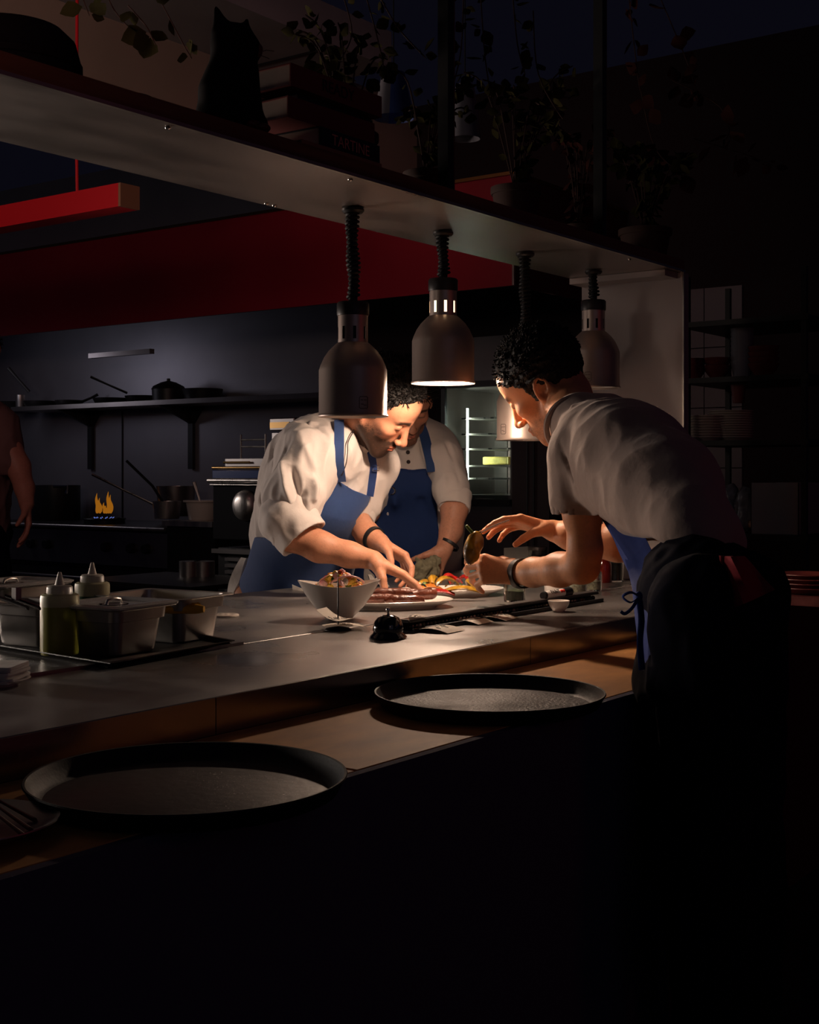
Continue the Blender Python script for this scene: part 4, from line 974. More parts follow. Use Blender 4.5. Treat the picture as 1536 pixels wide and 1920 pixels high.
def bottle(cx, cy, fillm, fill, label, s=1.0):
    p = onz(cx, cy, BT); t = thing('squeeze_bottle', label, 'bottle', (p.x, p.y, BT), 0, 'squeeze bottles'); r = .036*s
    obj('sauce', MB().lathe([(0,.002),(r*.96,.002),(r,.006),(r,fill),(0,fill)], 32), fillm, t)
    obj('bottle', MB().lathe([(r,fill),(r,.108*s),(r*.97,.113*s),(r*.82,.116*s)], 32), 'bottleplastic', t)
    obj('cap', MB().lathe([(r*.66,.115*s),(r*.68,.117*s),(r*.66,.128*s),(r*.58,.131*s),(.010,.132*s)], 28), 'nozzle', t)
    obj('nozzle', MB().lathe([(.0095,.131*s),(.007,.140*s),(.004,.152*s),(.0028,.156*s),(0,.156*s)], 20), 'nozzle', t)
bottle(112, 1228, 'oil', .092, 'squeeze bottle of yellow oil, the nearer of the two', 1.0)
bottle(173, 1195, 'greensauce', .088, 'squeeze bottle of dark green sauce standing behind the oil', 1.0)
t = thing('kitchen_tongs', 'dark tongs resting across the small pan at the left', 'tongs', at(30,1130,2.35))
for dx in (0, 22): obj('arm', MB().tube(smoothpts([at(-10+dx,1118,2.35), at(20+dx,1128,2.33), at(52+dx,1140,2.31)]), .006, 8, flat=.45), 'blackgloss', t, world=True)
obj('spring_end', MB().box((-.006,-.006,0),(.006,.006,.022), c=at(31,1125,2.33)), 'dimsteel', t, world=True)
# drainer disc, napkin stack on a plate
p = onz(424, 1156, CT); t = thing('drain_disc', 'flat pale disc with round holes lying behind the pans', 'disc', (p.x,p.y,CT)); mb = MB().lathe([(0,0),(.030,0),(.0315,.002),(.031,.005),(.029,.006),(0,.006)], 32); obj('disc', mb, 'china_edge', t)
mb = MB()
for k in range(8): mb.lathe([(.0045,.0062),(0,.0063)], 10, c=(.019*math.cos(k*.785),.019*math.sin(k*.785),0))
mb.lathe([(.0045,.0062),(0,.0063)], 10); obj('holes', mb, 'black', t)
p = onz(-10, 1284, CT); t = thing('side_plate', 'small white plate under the stack of napkins at the left edge', 'plate', (p.x,p.y,CT)); obj('dish', MB().lathe([(0,.002),(.03,.002),(.032,0),(.036,0),(.04,.004),(.056,.010),(.057,.011),(.055,.012),(.038,.006),(0,.005)], 40), 'china', t)
for k in range(6):
    mb = MB(); o_ = rrect(.085,.085,.006,3); loft(mb, [[(x,y,0) for x,y in o_], [(x*1.01,y*1.01,.0022) for x,y in o_], [(x,y,.0044) for x,y in o_]], cap0=True, cap1=True)
    n_ = solo('paper_napkin', mb, 'whitecloth', 'white napkin in the small stack on the side plate', 'napkin', 'napkins stacked on the side plate'); n_.location = (p.x+.002*math.sin(k*2), p.y+.002*math.cos(k*3), CT+.0068+.0047*k); n_.rotation_euler.z = .5+.05*math.sin(k*1.7); n_['label'] = ('lowest','second','third','fourth','fifth','topmost')[k] + ' white napkin of the little stack on the side plate'

# ------------------------------------------------------------------ trays on the ledge
def round_tray(c, D, label, m_in):
    t = thing('round_tray', label, 'tray', c, 0, 'round waiters\' trays'); R = D/2; seg = 96
    obj('rim', MB().lathe([(0,-.0005),(R-.022,-.0005),(R-.012,.004),(R-.002,.022),(R,.024),(R-.001,.026),(R-.004,.0255),(R-.009,.018),(R-.017,.006),(R-.024,.003)], seg), 'rubber', t)
    obj('mat', MB().lathe([(R-.024,.003),(R-.026,.0036),(0,.0036)], seg), m_in, t); return t
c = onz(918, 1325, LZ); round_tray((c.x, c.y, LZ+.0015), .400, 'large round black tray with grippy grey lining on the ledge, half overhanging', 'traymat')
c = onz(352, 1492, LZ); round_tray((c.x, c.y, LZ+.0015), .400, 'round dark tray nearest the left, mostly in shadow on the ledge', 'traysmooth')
c = onz(-112, 1578, LZ); t = thing('oval_platter', 'shiny oval platter with cutlery cut by the left edge', 'platter', (c.x, c.y, LZ+.0015), -.55)
mb = MB(); pr = [(0,.001),(.6,.001),(.72,.004),(.97,.016),(1.0,.018),(.995,.0195),(.94,.0165),(.72,.007),(.6,.004),(0,.004)]; mb.lathe([(r*.128, z) for r, z in pr], 64, sx=1, sy=.8); obj('dish', mb, 'pan', t)
for k, (x0, y0, x1, y1) in enumerate(((-60,1482,58,1556),(-50,1502,44,1566),(-70,1474,66,1538))):
    a_, b_ = onz(x0,y0,LZ+.035), onz(x1,y1,LZ+.014); mb = MB().tube([a_, a_+(b_-a_)*.5+Vector((0,0,.003)), b_], [.0035,.003,.005], 8, flat=.5)
    solo('table_knife', mb, 'dimred', ('table knife lying foremost on the platter','table knife in the middle of the platter','table knife lying rearmost on the platter')[k], 'knife', 'cutlery on the platter', loc=tuple((a_+b_)/2))
SK1 = (0.60, 0.275, 0.165); SK2 = (0.55, 0.26, 0.17); SK3 = (0.76, 0.35, 0.18)
# ---- cook 1: bends over the plates, white shirt with rolled sleeves, blue apron
c1 = thing('person', 'cook with a short beard in a white shirt and blue apron, bending over the plates', 'person', (at(540,1100,4.2).x, at(540,1100,4.2).y, 0), 0, None)
R1 = basis((-.459,-.249,.853), (.675,-.722,.153), (.577,.646,.5)); O1 = at(714, 764, 3.81)
hv, hq, hc = make_head(R1, O1, at(664, 815, 3.90), beard=1.35, skin=SK1, hs=1.04, neck2=at(640, 850, 3.92))
wr1 = at(706, 1050, 3.66)
a1, tips1 = arm(A((548,975,3.73), (545,1000,3.71), (600,1025,3.69), (655,1040,3.68), (700,1050,3.66)), [.050,.048,.042,.034,.027],
    ((at(698,1050,3.66), cv(.90,-.46,.20), cv(-.40,-.85,.1), cv(.1,.3,.9), [(.15,.25,.2),(.2,.28,.2),(.25,.32,.2),(.3,.35,.2)]), dict(thumb=(.35,.6,.3), spread=.02, s=1.08)), skin=SK1)
a2, tips2 = arm(A((672,930,4.0), (662,968,3.96), (690,1003,3.88), (712,1016,3.84)), [.046,.043,.034,.027],
    ((at(710,1016,3.84), cv(.80,-.52,.2), cv(-.5,-.7,.3), cv(-.1,-.2,.9), [(.5,.5,.3),(.6,.5,.3),(.7,.6,.4),(.8,.6,.4)]), dict(thumb=(.6,.4,.3))), skin=SK1)
fb = Field(.012)      # the body under the clothes
fb.chain(A((545,1090,4.2), (575,990,4.1), (610,880,3.97), (640,835,3.96)), [.13,.12,.12,.07], k=.05)
fb.chain(A((600,845,3.86), (562,900,3.78), (546,990,3.72)), [.06,.05,.045], k=.04)
for s in (-.1, .1):
    hp = at(545,1090,4.2) + Vector((s,.06,-.05)); kn = Vector((hp.x+.02, hp.y+.02, .50)); fb.chain([hp, kn, Vector((kn.x+.03, kn.y+.02, .09)), Vector((kn.x-.04, kn.y-.10, .05))], [.085,.06,.045,.04], k=.03)
fb.build(); bv, bq = fb.mesh()
vobj('body', [(hv,hq), a1[:2], a2[:2], (bv,bq)], 'skin_attr', c1, cols=[hc, a1[2], a2[2], np.tile(np.array(SK1), (len(bv),1))])
hA, hB = make_hair(R1, O1, top=.014, side=.006, n_t=1600, seed=3, ln=.014, spiky=.7, hs=1.04, fringe=(.125,.25))
vobj('hair', [hA, hB], 'hair', c1)
def torso1():
    f = Field(.0045)
    f.cap(at(543,1110,4.2), at(572,1005,4.1), .150, .146, k=.06)
    f.cap(at(572,1005,4.1), at(590,915,3.97), .146, .158, k=.06)
    f.cap(at(590,915,3.97), at(616,858,3.94), .156, .118, k=.06)
    f.cap(at(574,868,3.98), at(594,842,3.92), .112, .092, k=.05)
    f.cap(at(616,854,3.94), at(645,828,3.98), .110, .072, k=.04)
    f.cap(at(625,848,3.85), at(580,858,3.80), .084, .076, k=.05)
    f.cap(at(650,850,3.98), at(695,868,4.02), .085, .070, k=.05)
    return f
f = torso1()
f.cap(at(578,850,3.80), at(552,930,3.74), .082, .078, k=.05)          # rolled sleeve
f.cap(at(552,930,3.74), at(544,982,3.715), .078, .070, k=.03)
f.cap(at(696,870,4.02), at(675,945,3.99), .070, .058, k=.04)
f.cap(at(675,945,3.99), at(668,962,3.97), .056, .052, k=.02)
fx = [(A((540,822,3.72),(528,850,3.72),(508,905,3.74),(500,960,3.76)), .010, -.014), (A((552,830,3.7),(545,870,3.68),(560,925,3.66),(575,965,3.65)), .012, -.012),
      (A((575,840,3.7),(590,885,3.68),(585,935,3.68)), .012, .012), (A((530,870,3.7),(538,920,3.66),(550,955,3.66)), .010, .010),
      (A((486,960,3.9),(500,900,3.9),(515,850,3.9)), .012, -.012), (A((500,1000,3.9),(490,950,3.9)), .01, .010),
      (A((630,880,3.8),(645,910,3.8),(660,925,3.8)), .008, -.006), (A((560,790,3.8),(600,800,3.76),(615,815,3.74)), .008, -.007),
      (A((512,995,3.72),(530,960,3.66),(560,945,3.65),(590,958,3.64)), .006, -.010), (A((566,880,3.7),(571,930,3.66)), .008, -.010)]
sv, sq = cloth(f, fx, wr=.0055, sc=(12,12,5), seed=1.3)
# folded cuff: a separate band round the end of the sleeve, open towards the forearm
cu = Field(.0028); ca, cb = at(541,972,3.715), at(566,1004,3.70); cd = (cb-ca).normalized()
cu.cap(ca, cb, .083, .074, k=.01); cu.cap(ca+cd*.010, cb+cd*.12, .068, .066, k=.004, sub=True)
def cutc(Fd, X, Y, Z): return np.maximum(Fd, ((X-cb.x)*cd.x+(Y-cb.y)*cd.y+(Z-cb.z)*cd.z - .012).astype(np.float32))
cu.op(cutc); cu.build(); kv, kq = cu.mesh(); kn_ = vnormals(kv, kq); kv = kv + kn_*(nz(kv, (25,25,25), 3)*.006)[:, None]
cu2 = Field(.003); ca2, cb2 = at(672,955,3.985), at(668,972,3.965); cd2 = (cb2-ca2).normalized()
cu2.cap(ca2, cb2, .060, .056, k=.01); cu2.cap(ca2+cd2*.01, cb2+cd2*.1, .050, .05, k=.003, sub=True)
def cutc2(Fd, X, Y, Z): return np.maximum(Fd, ((X-cb2.x)*cd2.x+(Y-cb2.y)*cd2.y+(Z-cb2.z)*cd2.z - .008).astype(np.float32))
cu2.op(cutc2); cu2.build(); kv2, kq2 = cu2.mesh()
# collar standing open round the neck
nb = at(664,815,3.90); nax = (Vector(O1)-nb).normalized(); mb = MB(); g = []
fwd1 = cv(.8,-.5,.4); fwd1 = (fwd1 - nax*fwd1.dot(nax)).normalized(); lat1 = nax.cross(fwd1)
for i in range(25):
    a = -math.pi + .35 + (2*math.pi-.7)*i/24 + math.pi; a = a + math.pi; rr = .058 + .006*abs(math.cos(a/2))
    dv = fwd1*math.cos(a) + lat1*math.sin(a); g.append([nb + dv*rr*1.15 - nax*.010, nb + dv*rr + nax*.012, nb + dv*(rr+.002) + nax*.034, nb + dv*(rr+.006) + nax*.024, nb + dv*(rr+.009) + nax*.012])
sh = vobj('shirt', [(sv,sq), (kv,kq), (kv2,kq2)], 'chefshirt', c1)
mb = MB().sheet(g, .0022); obj('collar', mb, 'chefshirt', sh, world=True)
SV, SN = sv, vnormals(sv, sq)
# apron: lower wrap and bib, cut from the torso form
f = torso1(); f.res = .0045
f.cap(at(548,1120,4.2), at(560,1040,4.14), .160, .152, k=.03)
f.op(polycut([(430,1200),(440,1110),(462,1060),(478,1006),(520,1010),(560,1018),(598,958),(616,925),(632,898),(664,918),(697,931),(692,948),(668,977),(676,1010),(690,1060),(660,1200)]))
def backcut(Fd, X, Y, Z):
    return Fd
f.build(inflate=.018); av, aq = f.mesh(); av = relax(av, aq, 2); an = vnormals(av, aq)
fx = [(A((600,980,3.9),(640,985,3.9),(668,978,3.9)), .010, -.010), (A((560,1060,4.0),(600,1050,4.0),(640,1060,4.0)), .014, -.008), (A((560,1085,4.0),(590,1100,4.0)), .010, .008),
      (A((500,1030,4.0),(540,1050,4.0),(560,1090,4.0)), .012, .009), (A((640,1000,3.95),(660,1080,3.95)), .012, .009), (A((620,940,3.82),(600,970,3.84)), .010, .006)]
av = av + an*(nz(av, (9,9,7), 4)*.006 + fold(av, fx))[:, None]
ap = vobj('apron', [(av,aq)], 'apron', c1)
AV, AN = av, vnormals(av, aq)
p = snap([(636,790),(635,825),(634,865),(638,902)], SV, SN, .004); mb = ribbon(smoothpts(p), .028, cv(1,0,0)); obj('strap', mb, 'apron', ap, world=True)
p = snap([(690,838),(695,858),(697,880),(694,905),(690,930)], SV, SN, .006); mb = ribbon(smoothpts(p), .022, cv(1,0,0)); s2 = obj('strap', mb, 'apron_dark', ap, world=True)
q = snap([(697,877)], SV, SN, .014)[0]; mb = MB().tube([q+cv(*d_) for d_ in ((-.009,.006,0),(.009,.006,0),(.009,-.006,0),(-.009,-.006,0))], .0014, 6, closed=True); obj('buckle', mb, 'chrome', s2, world=True, label='metal buckle')
p = snap([(669,790),(660,812),(652,830),(648,850),(645,870),(638,890)], SV, SN, .008); mb = MB().tube(smoothpts(p), .0014, 6); obj('earphone_wire', mb, 'ink', c1, world=True, label='thin black wire hanging down the shirt')
q = at(700,1011,3.86); _b0, _b1 = at(690,1003,3.88), at(712,1016,3.84)
band('wrist_band', (_b0+_b1)/2, _b1-_b0, .0315, .014, .004, 'black', c1, 'black wrist band')
mb = MB(); g = []
for i in range(9):
    t_ = i/8; c = at(470-26*t_, 1046+75*t_, 4.12); g.append([c + cv(-.028-.012*math.sin(t_*3), 0, .01*math.sin(5*t_)), c + cv(-.01, .006*math.sin(9*t_), .02), c + cv(.012,0,.01), c + cv(.05,-.01,-.01)])
solo('towel', MB().sheet(g, .006), 'whitecloth', 'white towel tucked in the apron behind the bending cook\'s hip', 'towel', loc=at(450,1100,4.12))

# ---- cook 2: stands behind, hand on the folded cloth
c2 = thing('person', 'upright cook in a dark blue bib apron with one hand on a folded cloth', 'person', (at(765,1090,4.85).x, at(765,1090,4.85).y, 0))
R2 = basis((-.95,.0,.25), (.22,-.62,.70), (.1,.78,.62)); O2 = at(762, 758, 4.50)
hv, hq, hc = make_head(R2, O2, at(766, 800, 4.62), beard=.6, skin=SK2, res=.003, neck2=at(768, 830, 4.7))
a1, tips3 = arm(A((848,905,4.55), (852,955,4.50), (846,995,4.47), (832,1032,4.42)), [.047,.044,.037,.028],
    ((at(834,1030,4.42), cv(-.45,-.80,.30), cv(-.6,-.2,-.4), cv(-.5,.1,.8), [(.7,.7,.4),(.75,.75,.4),(.8,.8,.5),(.9,.8,.5)]), dict(thumb=(.5,.5,.4))), skin=SK2, hairy=.3)
fb = Field(.012); fb.chain(A((765,1095,4.85),(765,990,4.80),(768,880,4.72)), [.14,.13,.12], k=.05)
fb.chain(A((700,835,4.66),(690,960,4.60)), [.06,.045], k=.03)
for s in (-.1, .1):
    hp = at(765,1095,4.85) + Vector((s,.04,0)); fb.chain([hp, Vector((hp.x,hp.y,.5)), Vector((hp.x+.02,hp.y,.08)), Vector((hp.x-.06,hp.y-.06,.05))], [.085,.06,.045,.04], k=.03)
fb.build(); bv, bq = fb.mesh()
vobj('body', [(hv,hq), a1[:2], (bv,bq)], 'skin_attr', c2, cols=[hc, a1[2], np.tile(np.array(SK2), (len(bv),1))])
hA, hB = make_hair(R2, O2, top=.020, side=.008, n_t=1500, seed=8, ln=.026, spiky=.9)
vobj('hair', [hA, hB], 'hair', c2)
def torso2():
    f = Field(.0055); o1, o2 = cv(1,0,0)*.085, cv(1,0,0)*.075
    f.slab(at(762,1100,4.85), at(762,1000,4.80), .115, .112, .06, o1, 3, o1)
    f.slab(at(762,1000,4.80), at(766,890,4.72), .112, .118, .06, o1, 3, cv(1,0,0)*.09)
    f.slab(at(762,890,4.72), at(764,838,4.68), .112, .074, .06, cv(1,0,0)*.085, 3, cv(1,0,0)*.095)
    f.cap(at(766,830,4.68), at(768,808,4.66), .10, .075, k=.05)
    return f
f = torso2()
f.cap(at(808,838,4.66), at(830,856,4.60), .072, .062, k=.04); f.cap(at(830,856,4.60), at(845,915,4.54), .062, .056, k=.03)
f.cap(at(845,915,4.54), at(850,935,4.52), .056, .054, k=.02)
f.cap(at(712,835,4.66), at(692,870,4.62), .075, .066, k=.04); f.cap(at(692,870,4.62), at(688,940,4.58), .066, .06, k=.03)
fx = [(A((835,820,4.55),(850,860,4.52),(862,900,4.48)), .010, -.009), (A((828,850,4.5),(835,900,4.48),(832,930,4.46)), .010, .009), (A((745,850,4.58),(755,875,4.58)), .008, -.006), (A((790,830,4.58),(800,870,4.56)), .010, .006),
      (A((850,880,4.46),(866,915,4.46)), .006, .008)]
sv, sq = cloth(f, fx, wr=.004, sc=(8,8,5), seed=4.1)
cu = Field(.0032); ca, cb = at(853,930,4.525), at(851,952,4.50); cd = (cb-ca).normalized()
cu.cap(ca, cb, .060, .057, k=.01); cu.cap(ca+cd*.01, cb+cd*.1, .050, .050, k=.004, sub=True)
def cutd(Fd, X, Y, Z): return np.maximum(np.maximum(Fd, ((X-cb.x)*cd.x+(Y-cb.y)*cd.y+(Z-cb.z)*cd.z - .006).astype(np.float32)), (-((X-ca.x)*cd.x+(Y-ca.y)*cd.y+(Z-ca.z)*cd.z) - .012).astype(np.float32))
cu.op(cutd); cu.build(); kv, kq = cu.mesh(); kv = kv + vnormals(kv, kq)*(nz(kv, (22,22,22), 3)*.006)[:, None]
vobj('shirt', [(sv,sq), (kv,kq)], 'chefshirt', c2); SV, SN = sv, vnormals(sv, sq)
f = torso2(); f.op(polycut([(640,1200),(660,1000),(672,975),(700,915),(712,872),(735,878),(775,882),(818,874),(820,930),(824,1000),(826,1200)])); f.build(inflate=.012)
av, aq = f.mesh(); av = relax(av, aq, 2); an = vnormals(av, aq)
av = av + an*(nz(av, (6,6,4), 2)*.012 + fold(av, [(A((740,930,4.6),(745,1000,4.6),(735,1060,4.6)), .02, .012), (A((790,940,4.6),(800,1010,4.6)), .02, -.008), (A((710,960,4.6),(780,1000,4.6)), .015, .006)]))[:, None]
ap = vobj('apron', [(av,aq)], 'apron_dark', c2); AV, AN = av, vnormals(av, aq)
p = snap([(787,797),(795,815),(803,840),(809,865),(812,885)], SV, SN, .004); obj('strap', ribbon(smoothpts(p), .034, cv(1,0,0)), 'apron', ap, world=True)
p = snap([(722,835),(726,855),(731,875),(734,886)], SV, SN, .004); obj('strap', ribbon(smoothpts(p), .036, cv(1,0,0)), 'apron', ap, world=True)
q = snap([(735,920)], AV, AN, .004)[0]; pts = [q + cv(.012*math.sin(a_), .012*math.cos(a_), 0) for a_ in [math.radians(-30+230*i/14) for i in range(15)]]
obj('crescent_badge', MB().tube(pts, [.001]+[.0022]*3+[.003]*7+[.0022]*3+[.001], 8), 'chrome', ap, world=True, label='small silver crescent pin')
for x, y in ((766,866),(765,848)):
    q = snap([(x,y)], SV, SN, .001)[0]; obj('button', MB().lathe([(0,.002),(.006,.002),(.007,0)], 14, c=q, axis=-FW), 'ink', c2, world=True)
band('wrist_band', at(842,1021,4.435), cv(-.45,-.75,.3), .033, .010, .003, 'black', c2, 'dark wrist band')

# ---- waiter: leans over from the dining side
w = thing('person', 'bearded waiter in a grey t-shirt leaning over the counter end from the dining side', 'person', (at(1300,1400,2.52).x, at(1300,1400,2.52).y, 0))
R3_ = basis((.342,.268,-.901), (-.692,-.577,-.435), (-.636,.771,-.012)); O3 = at(1026, 725, 3.32)
hv, hq, hc = make_head(R3_, O3, at(1080, 800, 3.16), neck_r=.058, beard=.55, skin=SK3, hs=1.06, neck2=at(1120, 830, 3.05))
a1, tips4 = arm(A((1082,880,2.92), (1092,960,2.92), (1097,1030,2.93), (1092,1062,2.95), (1050,1068,3.02), (1000,1073,3.11), (972,1076,3.16)), [.045,.041,.036,.036,.037,.032,.027],
    ((at(976,1076,3.15), cv(-.93,.10,-.25), cv(.15,-.45,-.85), cv(-.1,.9,-.1), [(.5,.5,.3),(.6,.6,.35),(.75,.7,.4),(.9,.7,.4)]), dict(thumb=(.45,.45,.35))), skin=SK3, hairy=.15)
a2, tips5 = arm(A((1168,1010,3.16), (1160,1018,3.17), (1110,1014,3.20), (1070,1004,3.23), (1040,996,3.26)), [.044,.043,.039,.033,.027],
    ((at(1042,996,3.26), cv(-.93,.22,-.05), cv(-.1,-.9,.3), cv(-.2,-.1,.9), [(.35,.3,.2),(.35,.35,.2),(.4,.4,.3),(.5,.45,.3)]), dict(thumb=(.4,.5,.3))), skin=SK3, hairy=.1)
fb = Field(.012); fb.chain(A((1312,1050,2.54),(1260,930,2.68),(1170,855,2.92),(1115,825,3.02)), [.04,.05,.075,.065], k=.05)
fb.chain(A((1110,835,3.16),(1160,920,3.2),(1168,1010,3.17)), [.055,.045,.043], k=.03); fb.chain(A((1110,835,2.95),(1084,860,2.92),(1084,900,2.92)), [.055,.05,.045], k=.03)
fb.build(); bv, bq = fb.mesh()
vobj('body', [(hv,hq), a1[:2], a2[:2], (bv,bq)], 'skin_attr', w, cols=[hc, a1[2], a2[2], np.tile(np.array(SK3), (len(bv),1))])
hA, hB = make_hair(R3_, O3, top=.014, quiff=.0, side=.007, n_t=1100, seed=5, ln=.009, spiky=.35, fringe=(.080,.2), hs=1.06, nape=1.35)
vobj('hair', [hA, hB], 'hair', w)
near = cv(0,0,1)
f = Field(.0045)
def torso3(f):
    f.slab(at(1290,1000,2.56), at(1232,920,2.72), .060, .089, .06, near*.07, 3, near*.075)
    f.slab(at(1232,920,2.72), at(1168,862,2.90), .090, .101, .06, near*.075, 3, near*.085)
    f.slab(at(1168,862,2.90), at(1118,822,3.01), .105, .070, .06, near*.085, 3, near*.085)
    f.cap(at(1118,808,3.03), at(1088,795,3.04), .085, .068, k=.04)
torso3(f)
f.slab(at(1285,980,2.57), at(1330,1000,2.54), .060, .034, .05, near*.05, 2, near*.04)
f.cap(at(1335,995,2.54), at(1378,1022,2.52), .034, .018, k=.05)
f.cap(at(1105,840,2.95), at(1082,862,2.92), .072, .060, k=.04)
f.cap(at(1082,862,2.92), at(1077,905,2.92), .059, .055, k=.03)
f.cap(at(1077,905,2.92), at(1077,955,2.92), .055, .052, k=.02)
f.cap(at(1230,965,2.72), at(1170,950,2.86), .055, .048, k=.05)
f.cap(at(1110,840,3.14), at(1150,920,3.2), .07, .06, k=.04)
f.cap(at(1077,958,2.92), at(1080,1060,2.92), .047, .047, k=.004, sub=True)
def cut3(Fd, X, Y, Z):
    px, py, d = proj(X, Y, Z)
    return np.maximum(Fd, np.where(px < 1122, (py-967)/F*3, (py-(965+(px-1122)*.9 if False else np.interp(px,[1122,1165,1210,1300,1390],[960,992,1006,1014,1042])))/F*3).astype(np.float32))
f.op(cut3)
fx = [(A((1125,850,2.85),(1133,890,2.83),(1130,930,2.83),(1122,955,2.85)), .010, -.003), (A((1140,870,2.85),(1150,900,2.84),(1142,940,2.84)), .010, .010), (A((1035,850,2.85),(1045,900,2.83)), .006, .004),
      (A((1080,770,2.95),(1110,760,2.92),(1150,770,2.9)), .010, .007), (A((1105,800,2.9),(1140,810,2.86),(1180,850,2.86)), .016, -.008), (A((1150,960,2.85),(1200,995,2.85),(1260,1005,2.85)), .012, .010),
      (A((1055,830,2.88),(1065,870,2.84),(1075,900,2.82)), .008, -.006), (A((1180,930,2.86),(1190,990,2.86)), .014, -.008), (A((1300,960,2.9),(1360,1010,2.95)), .012, .010), (A((1230,850,2.9),(1270,930,2.88)), .02, .008)]
sv, sq = cloth(f, fx, wr=.004, sc=(7,7,5), seed=7.7, calm=lambda x, y: np.where(x < 1126, np.clip((960-y)/25, 0, 1), 1))
nb = at(1082,800,3.04); nax = (Vector(O3)-nb).normalized(); l1 = nax.orthogonal().normalized(); l2 = nax.cross(l1)
sh = vobj('t_shirt', [(sv,sq)], 'waitershirt', w); SV, SN = sv, vnormals(sv, sq)
g = [nb + nax*.008 + (l1*math.cos(a)+l2*math.sin(a))*.070 for a in [2*math.pi*i/28 for i in range(28)]]
obj('neck_rib', MB().tube(g, .0075, 8, closed=True, flat=1.0), 'waitershirt', sh, world=True)

f = Field(.007)          # trousers
f.slab(at(1302,1065,2.52), at(1308,1130,2.43), .062, .074, .05, near*.04, 2)
for s in (-1, 1):
    hp = at(1312,1120,2.42) + Vector((.08*s,-.04,0)); f.chain([hp, Vector((hp.x-.03,hp.y-.02,.50)), Vector((hp.x+.02,hp.y,.10))], [.088,.070,.055], k=.04)
V, Q = cloth(f, (), wr=.006, seed=2); vobj('trousers', [(V,Q)], 'trousers', w)
f = Field(.006)
for s in (-1, 1):
    hp = at(1312,1120,2.42) + Vector((.08*s,-.04,0)); f.cap((hp.x+.02,hp.y-.08,.055), (hp.x-.03,hp.y+.06,.045), .045, .038, k=.02)
f.build(); V, Q = f.mesh(); vobj('shoes', [(V,Q)], 'black', w)
# apron: bib hanging from the neck under the chest, skirt round the front of the hips
g = []
for (x, y, d_, hw) in ((1116,952,3.0,.05), (1137,972,2.92,.09), (1158,1005,2.80,.11), (1178,1045,2.68,.11), (1192,1090,2.56,.11), (1203,1150,2.43,.10), (1208,1200,2.40,.10), (1212,1262,2.39,.10)):
    row = []
    for i in range(13):
        s = -1 + 2*i/12; xx = x - 8 + (s*s)*60*(hw/.15) + 3.5*math.sin(s*9 + y*.02) + 2.5*math.sin(y*.06+s*3); row.append(at(xx, y + 4*math.sin(s*4), d_) + near*s*hw)
    g.append(row)
ap = obj('apron', MB().sheet(g, .004), 'apron_waiter', w, world=True)
f = Field(.007); _o = near*.05; f.slab(at(1300,1082,2.46), at(1304,1140,2.42), .074, .082, .04, _o, 3); f.slab(at(1304,1140,2.42), at(1306,1262,2.40), .082, .083, .04, _o, 3)
f.slab(at(1306,1262,2.40), at(1308,1520,2.40), .086, .086, .04, _o, 3)
V, Q = cloth(f, (), wr=.006, seed=9); vobj('apron_skirt', [(V,Q)], 'trousers', w)
# knot and tails of apron strings by the front, dark cloth hanging from the back
q = at(1198,1118,2.36); mb = MB()
mb.ell(q, (.007,.007,.009)); mb.tube(smoothpts([q, q+cv(-.016,-.010,.01), q+cv(-.030,.0,.01), q+cv(-.016,.008,.01), q]), .003, 8, flat=.4); mb.tube(smoothpts([q, q+cv(-.012,-.018,.01), q+cv(-.026,-.030,.01), q+cv(-.034,-.026,.01)]), .003, 8, flat=.4)
mb.tube(smoothpts([q, q+cv(.003,-.04,.01), q+cv(.0,-.08,.012), q+cv(.004,-.13,.01)]), .006, 8, flat=.4)
obj('apron_string', mb, 'apron_waiter', ap, world=True)
g = []
for i in range(11):
    t_ = i/10; row = []
    for j in range(9):
        s = j/8; x = 1352 + s*(60-0) + t_*(-8*(1-s) + 36*s) ; x = (1350 + 8*t_)*(1-s) + (1395 + 58*t_)*s; y = (1042 + 106*t_)*(1-s) + (1044 + 62*t_)*s
        row.append(at(x, y, 2.27 + .012*math.sin(s*8+t_*2) - .02*math.sin(s*3.1)))
    g.append(row)
solo('hanging_cloth', MB().sheet(g, .005), 'redcloth', 'dark red cloth hanging from the back of the waiter\'s apron', 'cloth', loc=at(1390,1050,2.27))
_w0, _w1 = at(984,1075,3.137), at(972,1076,3.16)
band('watch', (_w0+_w1)/2, _w1-_w0, .0320, .020, .004, 'black', w, 'black wristwatch')
mb = MB().lathe([(0,.010),(.013,.010),(.016,.006),(.016,0),(0,0)], 24, c=(_w0+_w1)/2+cv(.02,.12,.6).normalized()*.034, axis=cv(.02,.12,.6)); 
obj('watch_case', mb, 'brass', bpy.data.objects['watch'], world=True)

# ---- a fourth person cut off by the left edge
p4 = thing('person', 'dim figure in a pale pink shirt reaching over the stove at the left edge', 'person', (at(-60,1100,6.2).x, at(-60,1100,6.2).y, 0))
a1, _t = arm(A((18,845,6.1),(34,875,6.1),(46,915,6.05),(50,945,6.0)), [.062,.055,.044,.034], ((at(49,942,6.0), cv(.12,-.95,.2), cv(-.7,-.1,.3), cv(.4,0,.8), [(.3,.3,.2)]*4), dict(s=1.15)), res=.005, skin=(.45,.16,.12))
fb = Field(.015); fb.chain(A((-60,1090,6.2),(-50,950,6.2),(-45,800,6.15),(-48,740,6.15)), [.15,.14,.13,.07], k=.06)
R4 = basis((-.35,.1,.93), (.86,-.45,.2), (.44,.88,.1)); O4 = at(-45, 668, 6.1); hv, hq, hc = make_head(R4, O4, at(-48, 715, 6.13), beard=.3, skin=(.45,.18,.13), res=.0045, neck2=at(-48, 745, 6.15)); hA, hB = make_hair(R4, O4, n_t=300, seed=12)
hp = at(-60,1095,6.2)
